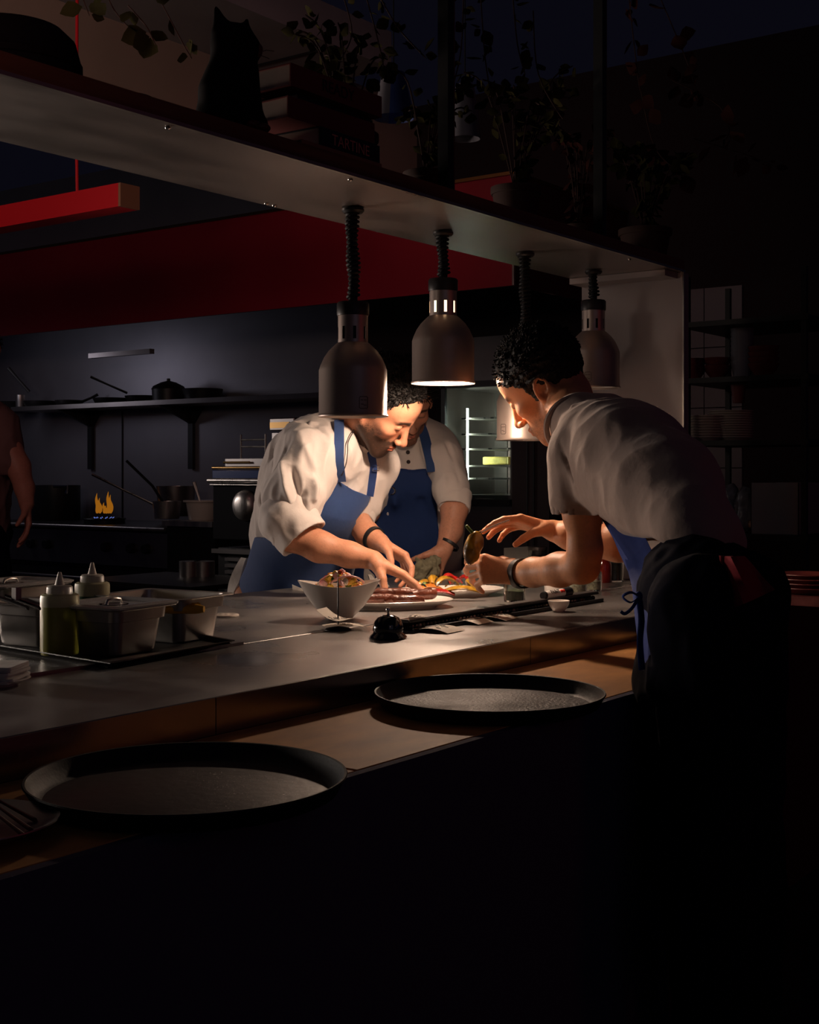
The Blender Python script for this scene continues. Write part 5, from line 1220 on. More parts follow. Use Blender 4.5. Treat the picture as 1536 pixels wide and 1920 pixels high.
for s in (-.1,.1): fb.chain([hp + cv(s,0,0), Vector((hp.x,hp.y,.5))+cv(s,0,0), Vector((hp.x,hp.y,.06))+cv(s,0,0)], [.09,.065,.05], k=.03)
fb.build(); bv, bq = fb.mesh()
vobj('hair', [hA, hB], 'hair', p4)
vobj('body', [a1[:2], (hv,hq), (bv,bq)], 'skin_attr', p4, cols=[a1[2], hc, np.tile(np.array((.4,.16,.12)), (len(bv),1))])
f = Field(.008); f.cap(at(-55,1000,6.2), at(-50,900,6.2), .165, .165, k=.06); f.cap(at(-50,900,6.2), at(-40,800,6.15), .165, .15, k=.06); f.cap(at(-40,790,6.15), at(-8,800,6.12), .12, .09, k=.05); f.cap(at(-8,800,6.12), at(18,860,6.1), .09, .075, k=.04)
V, Q = cloth(f, (), wr=.01, sc=(6,6,4), seed=3); vobj('shirt', [(V,Q)], 'pinkshirt', p4)
f = Field(.012); f.cap(at(-55,1010,6.2), at(-60,1120,6.2), .175, .18, k=.06); f.cap(at(-60,1120,6.2), at(-60,1280,6.2), .18, .16, k=.06); V, Q = cloth(f, (), wr=.01, seed=3); vobj('apron', [(V,Q)], 'trousers', p4)
# ------------------------------------------------------------------ on top of the overhead shelf
ST = SZ+.035
def on_shelf(px, v): p = onv(px, v, ST); return p
# cat figurine
p = on_shelf(432, 1.90); d0 = p.x*CA + p.y*SA; sc1 = d0/F
def cp(x, y, off=0): return at(x, y, d0 + off)
f = Field(.003)
f.chain([cp(432,215), cp(430,175), cp(438,130), cp(437,95)], [.066,.056,.042,.036], k=.03)
f.ell(cp(438,82), (.046,.046,.042), k=.02); f.ell(cp(462,92), (.028,.028,.022), k=.02); f.cap(cp(470,96), cp(482,97), .012, .010, k=.01)
f.cap(cp(412,60), cp(405,14), .016, .003, k=.015); f.cap(cp(425,55), cp(409,22), .014, .003, k=.012); f.cap(cp(458,66), cp(463,38), .014, .004, k=.012)
f.cap(cp(455,140), cp(470,235), .022, .016, k=.02); f.cap(cp(440,215), cp(488,236), .030, .016, k=.02); f.cap(cp(395,225), cp(385,240), .03, .02, k=.02)
base = ST
def flatb(Fd, X, Y, Z): return np.maximum(Fd, (base - Z + 0*X).astype(np.float32))
f.op(flatb); f.build(); V, Q = f.mesh(); V = relax(V, Q, 2)
t = thing('cat_figurine', 'dark sitting cat figurine with tall ears on the shelf', 'figurine', (p.x, p.y, ST)); vobj('body', [(V,Q)], 'cat', t)
obj('muzzle', MB().ell(cp(483,92,-.005), (.011,.011,.012)).ell(cp(484,101,-.005), (.008,.008,.008)), 'catred', t, world=True, label='reddish painted muzzle')
obj('whiskers', MB().tube([cp(484,99), cp(500,94,.02), cp(514,96,.03)], .0007, 5).tube([cp(484,102), cp(505,110,.02)], .0007, 5), 'black', t, world=True)
for k,(x,y) in enumerate(((474,246),(492,252))): obj('paw', MB().ell(at(x,y-12,d0-.03)+Vector((0,0,.0)), (.018,.016,.010)), 'catred', t, world=True)
# two dark upturned bowls
def shelfbowl(px, v, r, h, lab):
    p = on_shelf(px, v); t = thing('upturned_bowl', lab, 'bowl', (p.x,p.y,ST), 0, 'upturned bowls on the shelf'); obj('body', MB().lathe([(r*.96,0),(r,.006),(r,h*.45),(r*.98,h*.5),(r*.99,h*.55),(r*.92,h*.8),(r*.75,h*.95),(0,h)], 40), 'blackmatte', t)
    obj('rim', MB().lathe([(r*1.0,h*.40),(r*1.02,h*.42),(r*1.02,h*.50),(r*1.0,h*.52)], 40), 'cat', t)
shelfbowl(20, 2.0, .125, .135, 'tall dark upturned bowl at the left end of the shelf')
shelfbowl(237, 1.98, .075, .062, 'low dark upturned bowl between the tall one and the cat')
# pile of books
def book(name, lab, px0, px1, z0, th_, depth, v0, coverm, ang=0.0, txt=None, tm='ink', open_=0.0, ts=.03):
    a_, b_ = onv(px0, v0, z0), onv(px1, v0, z0); L = b_.x - a_.x; t = thing(name, lab, 'book', (a_.x, v0, z0), ang, 'books piled on the shelf')
    mb = MB(); c_ = .0025; mb.box((0,0,0),(L,depth,c_)); mb.box((0,0,th_-c_),(L,depth,th_)); mb.box((0,0,c_),(L,c_*1.2,th_-c_)); obj('cover', mb, coverm, t)
    obj('pages', MB().box((.004,.004,c_),(L-.004,depth-.003,th_-c_)), 'pages', t)
    if txt: text3('title', txt, (a_.x + L*.5, v0-.0012, z0+th_*.5), (1,0,0), (0,0,1), ts, tm, t)
    return t
z = ST
book('book', 'tan book at the bottom of the pile', 566, 716, z, .030, .20, 1.83, 'book_tan'); z += .0305
book('book', 'black book with large faded red capitals on its spine', 600, 715, z, .044, .19, 1.84, 'book_black', .02, 'TARTINE', 'inkred', ts=.034); z += .0445
book('book', 'dark red book in the middle of the pile', 540, 697, z, .046, .20, 1.85, 'book_red', -.03); z += .0465
book('book', 'black book between the two red ones', 560, 706, z, .022, .20, 1.87, 'book_black', .04); z += .0225
book('book', 'red brown book with dark capitals on top of the pile', 545, 716, z, .048, .21, 1.85, 'book_red', .0, 'READY', 'ink', ts=.036)
# planters and trailing plants
def pot(px, v, r, h, lab, m_='terracotta'):
    p = on_shelf(px, v); t = thing('potted_plant', lab, 'plant', (p.x, p.y, ST), 0, 'potted plants on the shelf')
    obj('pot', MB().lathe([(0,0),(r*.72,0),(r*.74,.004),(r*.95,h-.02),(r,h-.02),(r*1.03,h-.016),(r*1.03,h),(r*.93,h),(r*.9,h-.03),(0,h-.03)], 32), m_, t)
    obj('soil', MB().lathe([(r*.9,h-.028),(0,h-.022)], 24), 'blackmatte', t); return t, p
def foliage(t, stems, leafm, rnd, lsz=.03, n=14, thick=.0022):
    mb = MB(); sm_ = MB()
    for st in stems:
        pts = smoothpts(st, 5); sm_.tube(pts, [thick]*(len(pts)-1)+[thick*.5], 6)
        for k in range(n):
            i = rnd.randrange(1, len(pts)); q = pts[i]; d_ = Vector((rnd.uniform(-1,1), rnd.uniform(-1,1), rnd.uniform(-1,.5))).normalized(); s_ = lsz*rnd.uniform(.6,1.3)
            w_ = d_.cross(Vector((rnd.uniform(-1,1), rnd.uniform(-1,1), rnd.uniform(-1,1)))).normalized(); nn = d_.cross(w_)
            L = [(0,0),(.25,.32),(.5,.42),(.8,.22),(1,0)]; base_ = q + d_*.008
            vs = []
            for (x, y) in L: vs += [base_ + d_*x*s_ + w_*y*s_ + nn*(.18*y*s_), base_ + d_*x*s_ - nn*.06*s_*math.sin(x*3.1), base_ + d_*x*s_ - w_*y*s_ + nn*(.18*y*s_)]
            fs = []
            for j in range(4): fs += [(3*j,3*j+3,3*j+4,3*j+1),(3*j+1,3*j+4,3*j+5,3*j+2)]
            mb.add(vs, fs)
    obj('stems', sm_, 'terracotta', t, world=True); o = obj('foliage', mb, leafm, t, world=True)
rp = random.Random(11)
def bushy(px, v, r, h, lab, spread, top, n, leafm='leaf', lsz=.035, droop=.0, m_='terracotta'):
    t, p = pot(px, v, r, h, lab, m_); st = []
    for k in range(n):
        a_ = rp.uniform(0, 6.28); e = Vector((math.cos(a_)*spread*rp.uniform(.4,1)+0, math.sin(a_)*spread*.6*rp.uniform(.4,1), top*rp.uniform(.5,1)))
        b_ = p + Vector((0,0,h-.02)); st.append([b_, b_ + e*.55 + Vector((0,0,top*.25)), b_ + e + Vector((0,0,-droop*rp.random()))])
    foliage(t, st, leafm, rp, lsz)
bushy(652, 2.05, .075, .16, 'plant in a dark pot behind the pile of books', .22, .32, 9)
bushy(800, 1.98, .060, .10, 'low dark plant at the hanging rod', .20, .30, 8)
bushy(968, 1.96, .070, .13, 'plant in a dark pot in the middle of the shelf', .26, .40, 12)
bushy(1210, 1.93, .085, .12, 'wide dark plant near the end of the shelf', .30, .30, 12, 'leaf', .045)
bushy(1085, 2.02, .05, .10, 'small plant behind the second hanging rod', .22, .42, 8, 'leafred')
def trailing(name, lab, anchors, leafm='leaf', lsz=.04, n=10, grp='trailing vines'):
    t = thing(name, lab, 'vine', anchors[0][0], 0, grp); foliage(t, anchors, leafm, rp, lsz, n, .0018)
trailing('trailing_vine', 'vine with long leaves hanging at the top left corner', [[at(150,-40,3.4), at(155,-5,3.4), at(168,30,3.4)], [at(190,-30,3.4), at(215,20,3.4), at(240,50,3.38)], [at(240,10,3.4), at(275,50,3.4), at(292,85,3.38)], [at(300,0,3.4), at(345,85,3.4), at(360,110,3.4)]], lsz=.055, n=5)
trailing('trailing_vine', 'yellowish vine hanging above the shelf, left of the hanging rod', [[at(680,-30,3.3), at(705,60,3.3), at(720,125,3.3)], [at(700,-30,3.3), at(745,50,3.3), at(800,110,3.3)], [at(640,-20,3.3), at(660,60,3.3), at(640,110,3.3)]], lsz=.035, n=14)
trailing('trailing_vine', 'yellowish vine hanging just right of the hanging rod', [[at(870,-30,3.4), at(865,90,3.4), at(850,160,3.4)], [at(900,-30,3.4), at(910,110,3.4), at(925,200,3.4)], [at(960,-30,3.4), at(970,80,3.4), at(985,140,3.4)], [at(1000,20,3.4), at(1010,140,3.4), at(1060,230,3.4)]], lsz=.035, n=14)
trailing('trailing_vine', 'dark vine hanging over the far end of the shelf', [[at(1180,0,4.3), at(1190,90,4.3), at(1200,170,4.3)], [at(1240,0,4.3), at(1290,120,4.3), at(1310,190,4.3)], [at(1260,150,4.3), at(1350,200,4.3), at(1370,260,4.3)], [at(1200,160,4.3), at(1230,280,4.3), at(1290,330,4.3)], [at(1300,260,4.3), at(1400,290,4.3), at(1450,310,4.3)]], 'leafred', lsz=.055, n=12)
# blue paper and grey glass shades hanging above the shelf
p0 = at(738, 190, 3.5); t = thing('hanging_lamp', 'cone shaped blue and white paper shade above the books', 'lampshade', p0)
r_ = .055; mb = MB().lathe([(r_,-.045),(.030,.075),(.028,.075),(r_-.002,-.045)], 28); 
for i, fc in enumerate(mb.f):
    cx_ = sum(mb.v[j][0]*RT.x + mb.v[j][1]*RT.y for j in fc)/4; mb.m[i] = 1 if cx_ > -.008 else 0
obj('shade', mb, ['greyglass','bluepaper'], t); obj('cord', MB().tube([(0,0,.07),(0,0,.6)], .002, 6), 'black', t)
p0 = at(872, 215, 3.8); t = thing('hanging_lamp', 'small grey glass shade right of the hanging rod', 'lampshade', p0)
obj('shade', MB().lathe([(.045,-.07),(.040,0),(.026,.085),(.024,.085),(.043,-.07)], 28), 'greyglass', t); obj('cord', MB().tube([(0,0,.08),(0,0,.6)], .002, 6), 'black', t)

# ------------------------------------------------------------------ the cooking line at the back
e0, e1 = onu(20, 5.85, 1.74), onu(640, 5.85, 1.74)
t = thing('wall_shelf', 'long steel shelf on brackets along the back wall', 'shelf', (5.85, e1.y, 1.74)); z = zat(757, onu(150,5.85,1.74))
mb = MB().box((5.85, e1.y, z-.03), (6.195, e0.y, z)); obj('board', mb, 'dimsteel', t, world=True)
ZS = z
for px in (153, 342):
    b = onu(px, 6.0, 1.3); v = b.y; v = onu(px, 6.1, 1.3).y; mb = MB(); mb.prism([(v-.11, z-.031), (v+.11, z-.031), (v+.022, z-.14), (v+.022, z-.44), (v-.022, z-.44), (v-.022, z-.14)], 6.17, 6.19, X=Vector((0,1,0)), Y=Vector((0,0,1)), Z=Vector((1,0,0))); mb.prism([(5.90, z-.031), (6.17, z-.031), (6.17, z-.14)], v-.012, v+.012, X=Vector((1,0,0)), Y=Vector((0,0,1)), Z=Vector((0,1,0)))
    obj('bracket', mb, 'black', t, world=True)
def pan_on(px, u, z, r, h, lab, hdir=None, hl=.22, m_='stoveblack', rise=.05, name='frying_pan', hm=None):
    p = onu(px, u, z); t = thing(name, lab, 'pan', (p.x, p.y, z), 0, 'pans of the cooking line')
    obj('body', MB().lathe([(0,0),(r*.82,0),(r*.86,.003),(r,h),(r*.97,h),(r*.83,.006),(0,.005)], 32), m_, t)
    if hdir is not None:
        d_ = Vector(hdir).normalized(); obj('handle', MB().tube([Vector((0,0,h*.8))+d_*r*.9, Vector((0,0,h*.8+rise*.5))+d_*(r+hl*.5), Vector((0,0,h*.8+rise))+d_*(r+hl)], [.011,.009,.012], 8, flat=.5), hm or m_, t)
    return t
L_ = tuple(-RT)
pan_on(20, 6.02, ZS, .14, .05, 'black frying pan at the left end of the wall shelf', L_, rise=.1)
pan_on(75, 6.02, ZS+.0, .12, .045, 'black frying pan with a raised handle on the wall shelf', tuple(-RT*.8+UP*.8), .2, rise=.02)
pan_on(130, 6.02, ZS, .10, .04, 'small pan lying among utensils on the wall shelf', tuple(RT), .1)
pan_on(210, 6.02, ZS, .13, .04, 'flat black pan in the middle of the wall shelf')
pan_on(268, 6.02, ZS, .12, .045, 'black pan whose handle points up to the left on the wall shelf', tuple(-RT*.9+UP*.25), .24, rise=.04)
t = thing('lidded_pot', 'round lidded black pot on the wall shelf', 'pot', tuple(onu(316, 6.02, ZS)), 0, 'pans of the cooking line'); obj('body', MB().lathe([(0,0),(.10,0),(.105,.005),(.108,.08),(0,.08)], 32), 'black', t); obj('lid', MB().lathe([(.112,.08),(.10,.10),(.05,.125),(.012,.135),(.012,.15),(0,.152)], 32), 'black', t)
pan_on(380, 6.02, ZS, .13, .07, 'deep dark pan at the right on the wall shelf', None, m_='black')
p = onu(38, 5.95, ZS); t = thing('steel_beaker', 'small bright steel beaker at the left end of the wall shelf', 'cup', tuple(p)); obj('body', MB().lathe([(0,0),(.03,0),(.032,.004),(.034,.09),(.031,.09),(.029,.006),(0,.005)], 24), 'steel', t)
# under-hood lamp strip and extraction rail
mb = MB(); a_, b_ = onu(170, 5.7, 2.0), onu(285, 5.7, 2.0); zz = zat(672, a_)
obj('lower_rail', mb.box((5.68, b_.y, zz), (5.72, a_.y, zz+.03)), 'dimsteel', bpy.data.objects['extractor_hood'], world=True)
# range
SF = 5.42; top = .95; a_ = onu(-60, SF, top); b_ = onu(312, SF, top)
t = thing('gas_range', 'black and steel gas range with a burning hob', 'range', (SF, b_.y, 0))
obj('body', MB().box((SF+.05, b_.y, 0), (6.18, a_.y, top-.03)), 'stoveblack', t, world=True)
obj('hob_top', MB().box((SF, b_.y, top-.03), (6.18, a_.y, top)), 'stoveblack', t, world=True)
obj('front_rail', MB().tube([(SF-.01, b_.y, top-.01), (SF-.01, a_.y, top-.01)], .012, 10), 'steel', t, world=True)
obj('control_panel', MB().box((SF+.01, b_.y, top-.24), (SF+.05, a_.y, top-.035)), 'dimsteel', t, world=True)
for px in (248, 276, 60, 90, 200):
    p = onu(px, SF+.01, top-.13); obj('knob', MB().lathe([(0,-.03),(.026,-.03),(.030,-.02),(.032,0),(0,0)], 20, c=p, axis=(1,0,0)), 'black', t, world=True)
obj('oven_door', MB().box((SF+.02, b_.y+.02, .12), (SF+.05, a_.y-.02, top-.27)), 'stoveblack', t, world=True)
obj('door_bar', MB().tube([(SF-.01, b_.y+.08, top-.33), (SF-.01, a_.y-.1, top-.33)], .012, 10), 'dimsteel', t, world=True)
for px in (196,):
    p = onu(px, SF+.25, top); mb = MB()
    for k in range(4):
        an = k*math.pi/4; dv = Vector((math.cos(an), math.sin(an), 0))*.13; mb.tube([p-dv+Vector((0,0,.03)), p+dv+Vector((0,0,.03))], .006, 6)
    mb.tube([p+Vector((.13*math.cos(q*.3927), .13*math.sin(q*.3927), .03)) for q in range(16)], .006, 6, closed=True); mb.lathe([(.13,0),(.13,.025)], 24, c=p); mb.lathe([(0,.02),(.04,.02),(.045,0)], 20, c=p)
    obj('burner_grate', mb, 'black', t, world=True)
p = onu(195, SF+.25, top+.03); mb = MB()
for k in range(12):
    an = k*.5236; q = p + Vector((.045*math.cos(an), .045*math.sin(an), -.01)); mb.tube([q, q+Vector((.012*math.cos(an), .012*math.sin(an), .012)), q+Vector((.02*math.cos(an), .02*math.sin(an), .022))], [.006,.005,.001], 6)
solo('gas_ring_flame', mb, 'gasblue', 'ring of small blue gas flames on the hob', 'flame', loc=tuple(p))
mb = MB()
for (dx, h_, w_) in ((-.045,.13,.014), (-.028,.10,.012), (.0,.07,.012), (.028,.14,.015), (.042,.12,.012), (.012,.05,.012)):
    q = p + RT*dx + Vector((0,0,.035)); mb.tube(smoothpts([q, q+Vector((0,0,h_*.35))+RT*.006, q+Vector((0,0,h_*.7))-RT*.004, q+Vector((0,0,h_))]), [w_*s for s in (.4,.6,.8,.95,1,1,1,.95,.9,.85,.75,.65,.55,.45,.35,.25,.2,.1,.04)][:19], 8)
solo('flame', mb, 'flame', 'orange flames leaping up above the burner', 'flame', loc=tuple(p))
# plancha and saucepans right of the range
u1 = 5.25; a_, b_ = onu(304, u1, top), onu(398, u1, top); zt = zat(976, a_)
t = thing('flat_top_counter', 'steel topped cabinet between the range and the oven', 'counter', (u1, b_.y, 0))
obj('top', MB().box((u1, b_.y, zt-.03), (6.15, a_.y, zt)), 'steel', t, world=True); obj('body', MB().box((u1+.03, b_.y+.01, 0), (6.15, a_.y-.01, zt-.03)), 'stoveblack', t, world=True)
obj('door_seam', MB().box((u1+.02,(a_.y+b_.y)/2-.004,.1),(u1+.03,(a_.y+b_.y)/2+.004,zt-.05)), 'black', t, world=True)
pan_on(313, u1+.22, zt, .085, .105, 'small steel saucepan with a long handle on the flat top', tuple(-RT*.9), .36, 'steel', .18, 'saucepan', 'steel')
pan_on(330, u1+.62, zt, .125, .19, 'large steel stock pot behind the small saucepan', None, m_='dimsteel', name='stock_pot')
p = onu(316, u1+.22, zt) + Vector((0,0,.045)); t = thing('ladle', 'long dark ladle standing in the saucepan', 'ladle', tuple(p)); obj('handle', MB().tube([p, p+cv(-.095,.15,.0), p+cv(-.25,.30,.0)], .008, 8), 'black', t, world=True); obj('bowl', MB().ell(p, (.03,.03,.02)), 'black', t, world=True)
p = onu(380, u1+.2, zt); t = thing('white_tub', 'white tub with a spoon standing by the oven', 'tub', tuple(p)); obj('body', MB().lathe([(0,0),(.075,0),(.08,.005),(.095,.10),(.112,.105),(.112,.115),(.09,.112),(.075,.008),(0,.006)], 32), 'china_edge', t); obj('spoon', MB().tube([(0,0,.05),(-.01,.02,.13),(-.03,.04,.22)], [.008,.007,.012], 8, flat=.5), 'steel', t)
p = onu(105, 5.9, top); t = thing('tall_stock_pot', 'dark stock pot on the range behind the dim figure', 'pot', (p.x,p.y,top)); obj('body', MB().lathe([(0,0),(.16,0),(.165,.01),(.165,.24),(.155,.24),(.15,.01),(0,.01)], 32), 'stoveblack', t); obj('handle', MB().tube([at(100,912,7.9), at(126,912,7.9), at(124,925,7.9)], .010, 8), 'chrome', t, world=True)
# oven with blue band
u2 = 4.85; A1, B1 = onu(399, u2, 1), onu(560, u2, 1); zz = lambda y, px=430: zat(y, onu(px, u2, 1))
t = thing('charcoal_oven', 'black oven with a blue band and a big round steel knob', 'oven', (u2, B1.y, 0))
obj('body', MB().box((u2, B1.y, zz(1012)), (5.6, A1.y, zz(905))), 'blackmatte', t, world=True, bevel=.006)
obj('blue_band', MB().box((u2-.004, B1.y, zz(897)), (5.6, A1.y+.0, zz(882))), 'blueenamel', t, world=True, bevel=.003)
obj('trim_bar', MB().tube([(u2-.02, B1.y, zz(901)), (u2-.02, A1.y+.012, zz(901))], .012, 10), 'steel', t, world=True); obj('trim_bar', MB().tube([(u2-.01, B1.y, zz(909)), (u2-.01, A1.y+.008, zz(909))], .005, 10), 'steel', t, world=True)
obj('brass_edge', MB().tube([(u2, B1.y, zz(877)), (u2, A1.y, zz(877))], .008, 10), 'brass', t, world=True)
obj('chimney_box', MB().box((u2+.06, B1.y, zz(877)), (5.5, A1.y-.03, zz(860))), 'dimsteel', t, world=True)
obj('upper_edge', MB().tube([(u2+.05, onu(455,u2,1).y, zz(867)), (u2+.05, A1.y-.03, zz(867))], .006, 8), 'brass', t, world=True)
kp = onu(463, u2, 1); kp.z = zz(947); kk = MB().lathe([(0,-.055),(.03,-.055),(.055,-.048),(.072,-.03),(.078,-.01),(.07,0),(0,0)], 36, c=kp, axis=(1,0,0)); obj('knob', kk, 'steel', t, world=True)
obj('stand', MB().box((u2+.02, B1.y, 0), (5.6, A1.y-.02, zz(1028))), 'stoveblack', t, world=True); obj('stand_edge', MB().box((u2-.01, B1.y, zz(1038)), (u2+.02, A1.y, zz(1030))), 'dimsteel', t, world=True)
for k in range(6): obj('louver', MB().box((u2+.005, B1.y, zz(1052+12*k)), (u2+.02, onu(420,u2,1).y, zz(1046+12*k))), 'dimsteel', t, world=True)
# wire rack and control tower on top of the oven
q0, q1 = onu(452, u2+.2, 1), onu(498, u2+.2, 1); zr = lambda y: zat(y, q0); mb = MB()
for (a_, b_) in (((q0.y, zr(860)), (q0.y, zr(815))), ((q1.y, zr(860)), (q1.y, zr(815))), ((q0.y, zr(825)), (q1.y, zr(825))), ((q0.y, zr(838)), (q1.y, zr(838)))): mb.tube([(u2+.2, a_[0], a_[1]), (u2+.2, b_[0], b_[1])], .005, 8)
for (a_, b_) in (((q0.y, zr(860)), (q0.y, zr(815))), ((q1.y, zr(860)), (q1.y, zr(815))), ((q0.y, zr(825)), (q1.y, zr(825)))): mb.tube([(u2+.45, a_[0], a_[1]), (u2+.45, b_[0], b_[1])], .005, 8)
solo('wire_rack', mb, 'steel', 'small wire rack standing on the oven', 'rack', loc=(u2+.2, q0.y, zr(860)))
q0, q1 = onu(505, u2+.25, 1), onu(552, u2+.25, 1); t = thing('control_tower', 'steel ticket printer box on a narrow column behind the bending cook', 'machine', (u2+.25, q1.y, zr(860)))
obj('column', MB().box((u2+.26, q1.y, zr(860)), (u2+.5, q0.y-.01, zr(812))), 'dimsteel', t, world=True); obj('head', MB().box((u2+.25, q1.y, zr(808)), (u2+.5, q0.y, zr(784))), 'dimsteel', t, world=True, bevel=.006)
obj('display', MB().box((u2+.246, onu(543,u2+.25,1).y, zr(803)), (u2+.25, onu(507,u2+.25,1).y, zr(792))), 'brass', t, world=True)
# lower pans seen under the flat top, behind the counter
for k, (px, lab) in enumerate(((356, 'left steel canister on the low shelf under the flat top'), (383, 'right steel canister on the low shelf under the flat top'))):
    p = at(px, 1100, 6.2); solo('steel_canister', MB().lathe([(0,0),(.045,0),(.05,.005),(.05,.12),(0,.12)], 28), 'dimsteel', lab, 'canister', 'canisters under the flat top').location = (p.x, p.y, p.z)
p = at(312, 1092, 6.1); solo('low_table', MB().box((-.28,-.45,0),(.28,.30,.02)).box((-.26,-.43,-p.z),(-.22,-.39,0)).box((.22,-.43,-p.z),(.26,-.39,0)).box((-.26,.24,-p.z),(-.22,.28,0)).box((.22,.24,-p.z),(.26,.28,0)), 'stoveblack', 'low steel table in front of the range', 'table').location = p
# glass door oven, lit inside
u3 = 5.5; X0, X1 = onu(838, u3, 1), onu(957, u3, 1); zg = lambda y: zat(y, onu(900, u3, 1))
t = thing('glass_door_oven', 'tall oven with a lit glass door and several racks', 'oven', (u3, X1.y, 0))
yb, yt = zg(928), zg(726)
mb = MB().box((u3+.45, X1.y, yb), (u3+.48, X0.y, yt)); mb.box((u3, X1.y-.02, yb), (u3+.48, X1.y, yt)); mb.box((u3, X0.y, yb), (u3+.48, X0.y+.02, yt)); mb.box((u3, X1.y-.02, yt), (u3+.48, X0.y+.02, yt+.25)); mb.box((u3, X1.y-.02, 0), (u3+.48, X0.y+.02, yb))
obj('cabinet', mb, ['dimsteel'], t, world=True)
mb = MB(); mb.box((u3-.03, X1.y, yb-.02), (u3-.02, X0.y, yt)); obj('glass_door', mb, 'ovenglass', t, world=True)
obj('door_frame', MB().box((u3-.035, X0.y-.012, yb-.02), (u3-.015, X0.y+.012, yt+.02)).box((u3-.035, X1.y-.02, yt), (u3-.015, X0.y+.02, yt+.03)).box((u3-.035, X1.y-.02, yb-.05), (u3-.015, X0.y+.02, yb-.02)), 'black', t, world=True)
tv = onu(877, u3+.05, 1).y; obj('light_tube', MB().tube([(u3+.05, tv, yb+.03), (u3+.05, tv, yt-.1)], .006, 10), 'tube', t, world=True)
for y in (782, 812, 840, 872, 896):
    zz_ = zg(y); mb = MB().box((u3+.03, X1.y, zz_-.008), (u3+.44, X0.y-.07, zz_)); obj('rack', mb, 'steel', t, world=True)
a_, b_ = onu(905, u3+.1, 1), onu(952, u3+.1, 1); solo('gratin_dish', MB().box((u3+.1, b_.y, zg(871)), (u3+.3, a_.y, zg(856))), 'ovenfood', 'yellow dish glowing on a rack in the glass oven', 'dish', loc=(u3+.1, b_.y, zg(871)), bevel=.006)
l = bpy.data.lights.new('oven_light', 'AREA'); l.shape = 'RECTANGLE'; l.size = .04; l.size_y = .4; l.energy = 4.5; l.color = (.92,1.0,.85); lo = bpy.data.objects.new('oven_light', l); link(lo); lo.location = (u3+.035, tv, (yb+yt)/2); lo.rotation_euler = Vector((1,-.9,0)).to_track_quat('-Z','Y').to_euler()
Y0, Y1 = onu(960, 5.35, 1), onu(1030, 5.35, 1); t = thing('tall_cabinet', 'tall dark cabinet right of the glass oven', 'cabinet', (5.35, Y1.y, 0)); obj('body', MB().box((5.35, Y1.y, 0), (6.1, Y0.y, zat(700, Y0))), 'darkwall', t, world=True)
obj('door_edge', MB().box((5.343, onu(1003,5.35,1).y, .9), (5.35, onu(1000,5.35,1).y, zat(760,Y0))), 'stoveblack', t, world=True); obj('door_gap', MB().box((5.345, onu(990,5.35,1).y, .1), (5.35, onu(988,5.35,1).y, zat(710,Y0))), 'black', t, world=True)
# ------------------------------------------------------------------ crockery shelves on the right
u4 = 4.75; V0, V1 = onu(1287, u4, 1).y, onu(1512, u4, 1).y; zs = lambda y, px=1330: zat(y, onu(px, u4, 1))
t = thing('crockery_shelves', 'black open shelving unit full of crockery', 'shelves', (u4, V1, 0))
for (v, u) in ((V0-.01, u4), (V1, u4), (V0-.01, u4+.4), (V1, u4+.4)): obj('post', MB().box((u, v, 0), (u+.02, v+.02, zs(515))), 'black', t, world=True)
levels = [602, 708, 826, 1000, 1130]
for y in levels: obj('board', MB().box((u4-.01, V1-.01, zs(y)-.02), (u4+.43, V0+.02, zs(y))), 'black', t, world=True)
def ORD(k, n):
    w = ['lowest','second from the bottom','third from the bottom','fourth from the bottom','fifth from the bottom','sixth from the bottom','seventh from the bottom','eighth from the bottom','ninth from the bottom','tenth from the bottom','eleventh from the bottom']
    return 'topmost' if k == n-1 else w[k]
def pile(px, z, u, r, n, dz, nm, lab, grp, prof, m_='china_edge'):
    p = onu(px, u, z); first = None
    for k in range(n):
        if first is None: first = solo(nm, MB().lathe([(a*r, b) for a, b in prof], 36), m_, lab, nm.split('_')[-1], grp); o = first
        else: o = first.copy(); COL.objects.link(o)
        o.location = (p.x, p.y, z + dz*k); o['label'] = ORD(k, n) + ' ' + lab if n > 1 else lab
plate = [(0,.002),(.55,.002),(.6,0),(.65,0),(.7,.004),(1,.016),(.99,.018),(.68,.008),(0,.006)]; bowl = [(0,0),(.4,0),(.42,.004),(.8,.03),(1,.055),(.97,.056),(.76,.032),(.38,.008),(0,.006)]; cup = [(0,0),(.7,0),(.75,.01),(1,.07),(.95,.07),(.7,.012),(0,.01)]
pile(1322, zs(826), u4+.15, .085, 9, .0105, 'dinner_plate', 'white plate of the neat middle-shelf pile', 'plates on the middle shelf', plate)
pile(1370, zs(826), u4+.22, .09, 12, .0095, 'dinner_plate', 'plate of the taller pile behind the neat one', 'plates in the taller pile', plate)
pile(1392, zs(708), u4+.15, .045, 8, .018, 'tea_cup', 'cup of the tall stack on the second shelf', 'cups stacked on the second shelf', cup, 'greyglass')
pile(1302, zs(708), u4+.12, .05, 2, .03, 'small_bowl', 'dark red bowl at the second shelf\'s left end', 'small bowls at the left of the second shelf', bowl, 'dimred')
pile(1345, zs(708), u4+.14, .055, 2, .03, 'small_bowl', 'dark red bowl in the second shelf\'s middle', 'bowls in the middle of the second shelf', bowl, 'dimred')
pile(1432, zs(708), u4+.15, .06, 4, .022, 'small_bowl', 'reddish bowl of the second shelf\'s right stack', 'bowls at the right of the second shelf', bowl, 'dimred')
pile(1385, zs(755), u4+.1, .03, 1, .03, 'tea_cup', 'small dim cup standing on the plates', 'cup on the plates', cup, 'dimred')
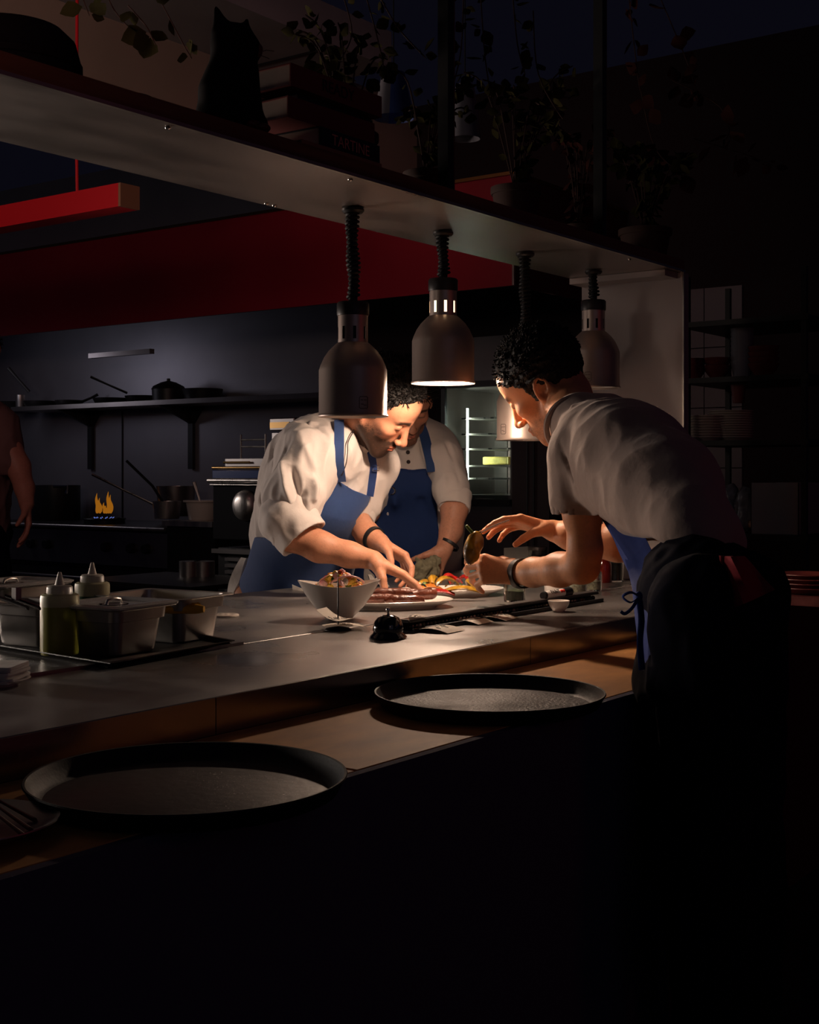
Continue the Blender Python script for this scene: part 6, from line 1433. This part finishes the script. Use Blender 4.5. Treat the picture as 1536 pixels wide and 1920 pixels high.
a_, b_ = onu(1408, u4+.05, 1), onu(1498, u4+.05, 1); t = thing('storage_box', 'clear plastic box with pale food inside', 'box', (u4+.05, b_.y, zs(1000)))
obj('box_body', MB().box((u4+.05, b_.y, zs(1000)+.001), (u4+.053, a_.y, zs(905))).box((u4+.05, b_.y, zs(1000)+.001), (u4+.3, b_.y+.003, zs(905))).box((u4+.05, a_.y-.003, zs(1000)+.001), (u4+.3, a_.y, zs(905))).box((u4+.297, b_.y, zs(1000)+.001), (u4+.3, a_.y, zs(905))), 'lidclear', t, world=True)
c_ = onu(1440, u4+.15, zs(985)); solo('bread_roll', MB().ell((0,0,0), (.06,.08,.032)), 'book_tan', 'pale roll lying in the clear box', 'bread').location = (c_.x, c_.y, zs(1000)+.034)
a_, b_ = onu(1366, u4+.05, 1), onu(1388, u4+.05, 1); c_ = onu(1382, u4+.15, 1); t = thing('paper_bag', 'crumpled pale paper bag left of the clear box', 'bag', (c_.x, c_.y, zs(1000)))
f = Field(.006); f.slab(Vector((c_.x,c_.y,zs(1000)+.04)), Vector((c_.x,c_.y,zs(1000)+.15)), .035, .025, .02, Vector((0,.03,0)), 2); V,Q = cloth(f, (), wr=.008, sc=(20,20,12), seed=3); vobj('bag_body', [(V,Q)], 'greyglass', t)
c_ = at(1515, 1112, 3.6); first = None
for k in range(4):
    if first is None: first = solo('soup_plate', MB().lathe([(a*.085, b) for a, b in plate], 40), 'dimred', 'wide plate in the dim pile at the right edge', 'plate', 'soup plates at the right edge'); o = first  # dark red colour stands in for dim light on these china plates
    else: o = first.copy(); COL.objects.link(o)
    o.location = (c_.x, c_.y, c_.z + .012*k); o['label'] = ORD(k, 4) + ' plate of the dim pile at the right edge'
t = thing('side_table', 'dark table at the right edge carrying plates', 'table', (c_.x, c_.y, 0)); obj('table_top', MB().box((-.10,-.25,c_.z-.026),(.25,.10,c_.z-.001)), 'darkred', t); obj('leg', MB().box((-.05,-.1,0),(-.01,-.06,c_.z-.026)), 'black', t); obj('leg', MB().box((.16,-.1,0),(.2,-.06,c_.z-.026)), 'black', t)
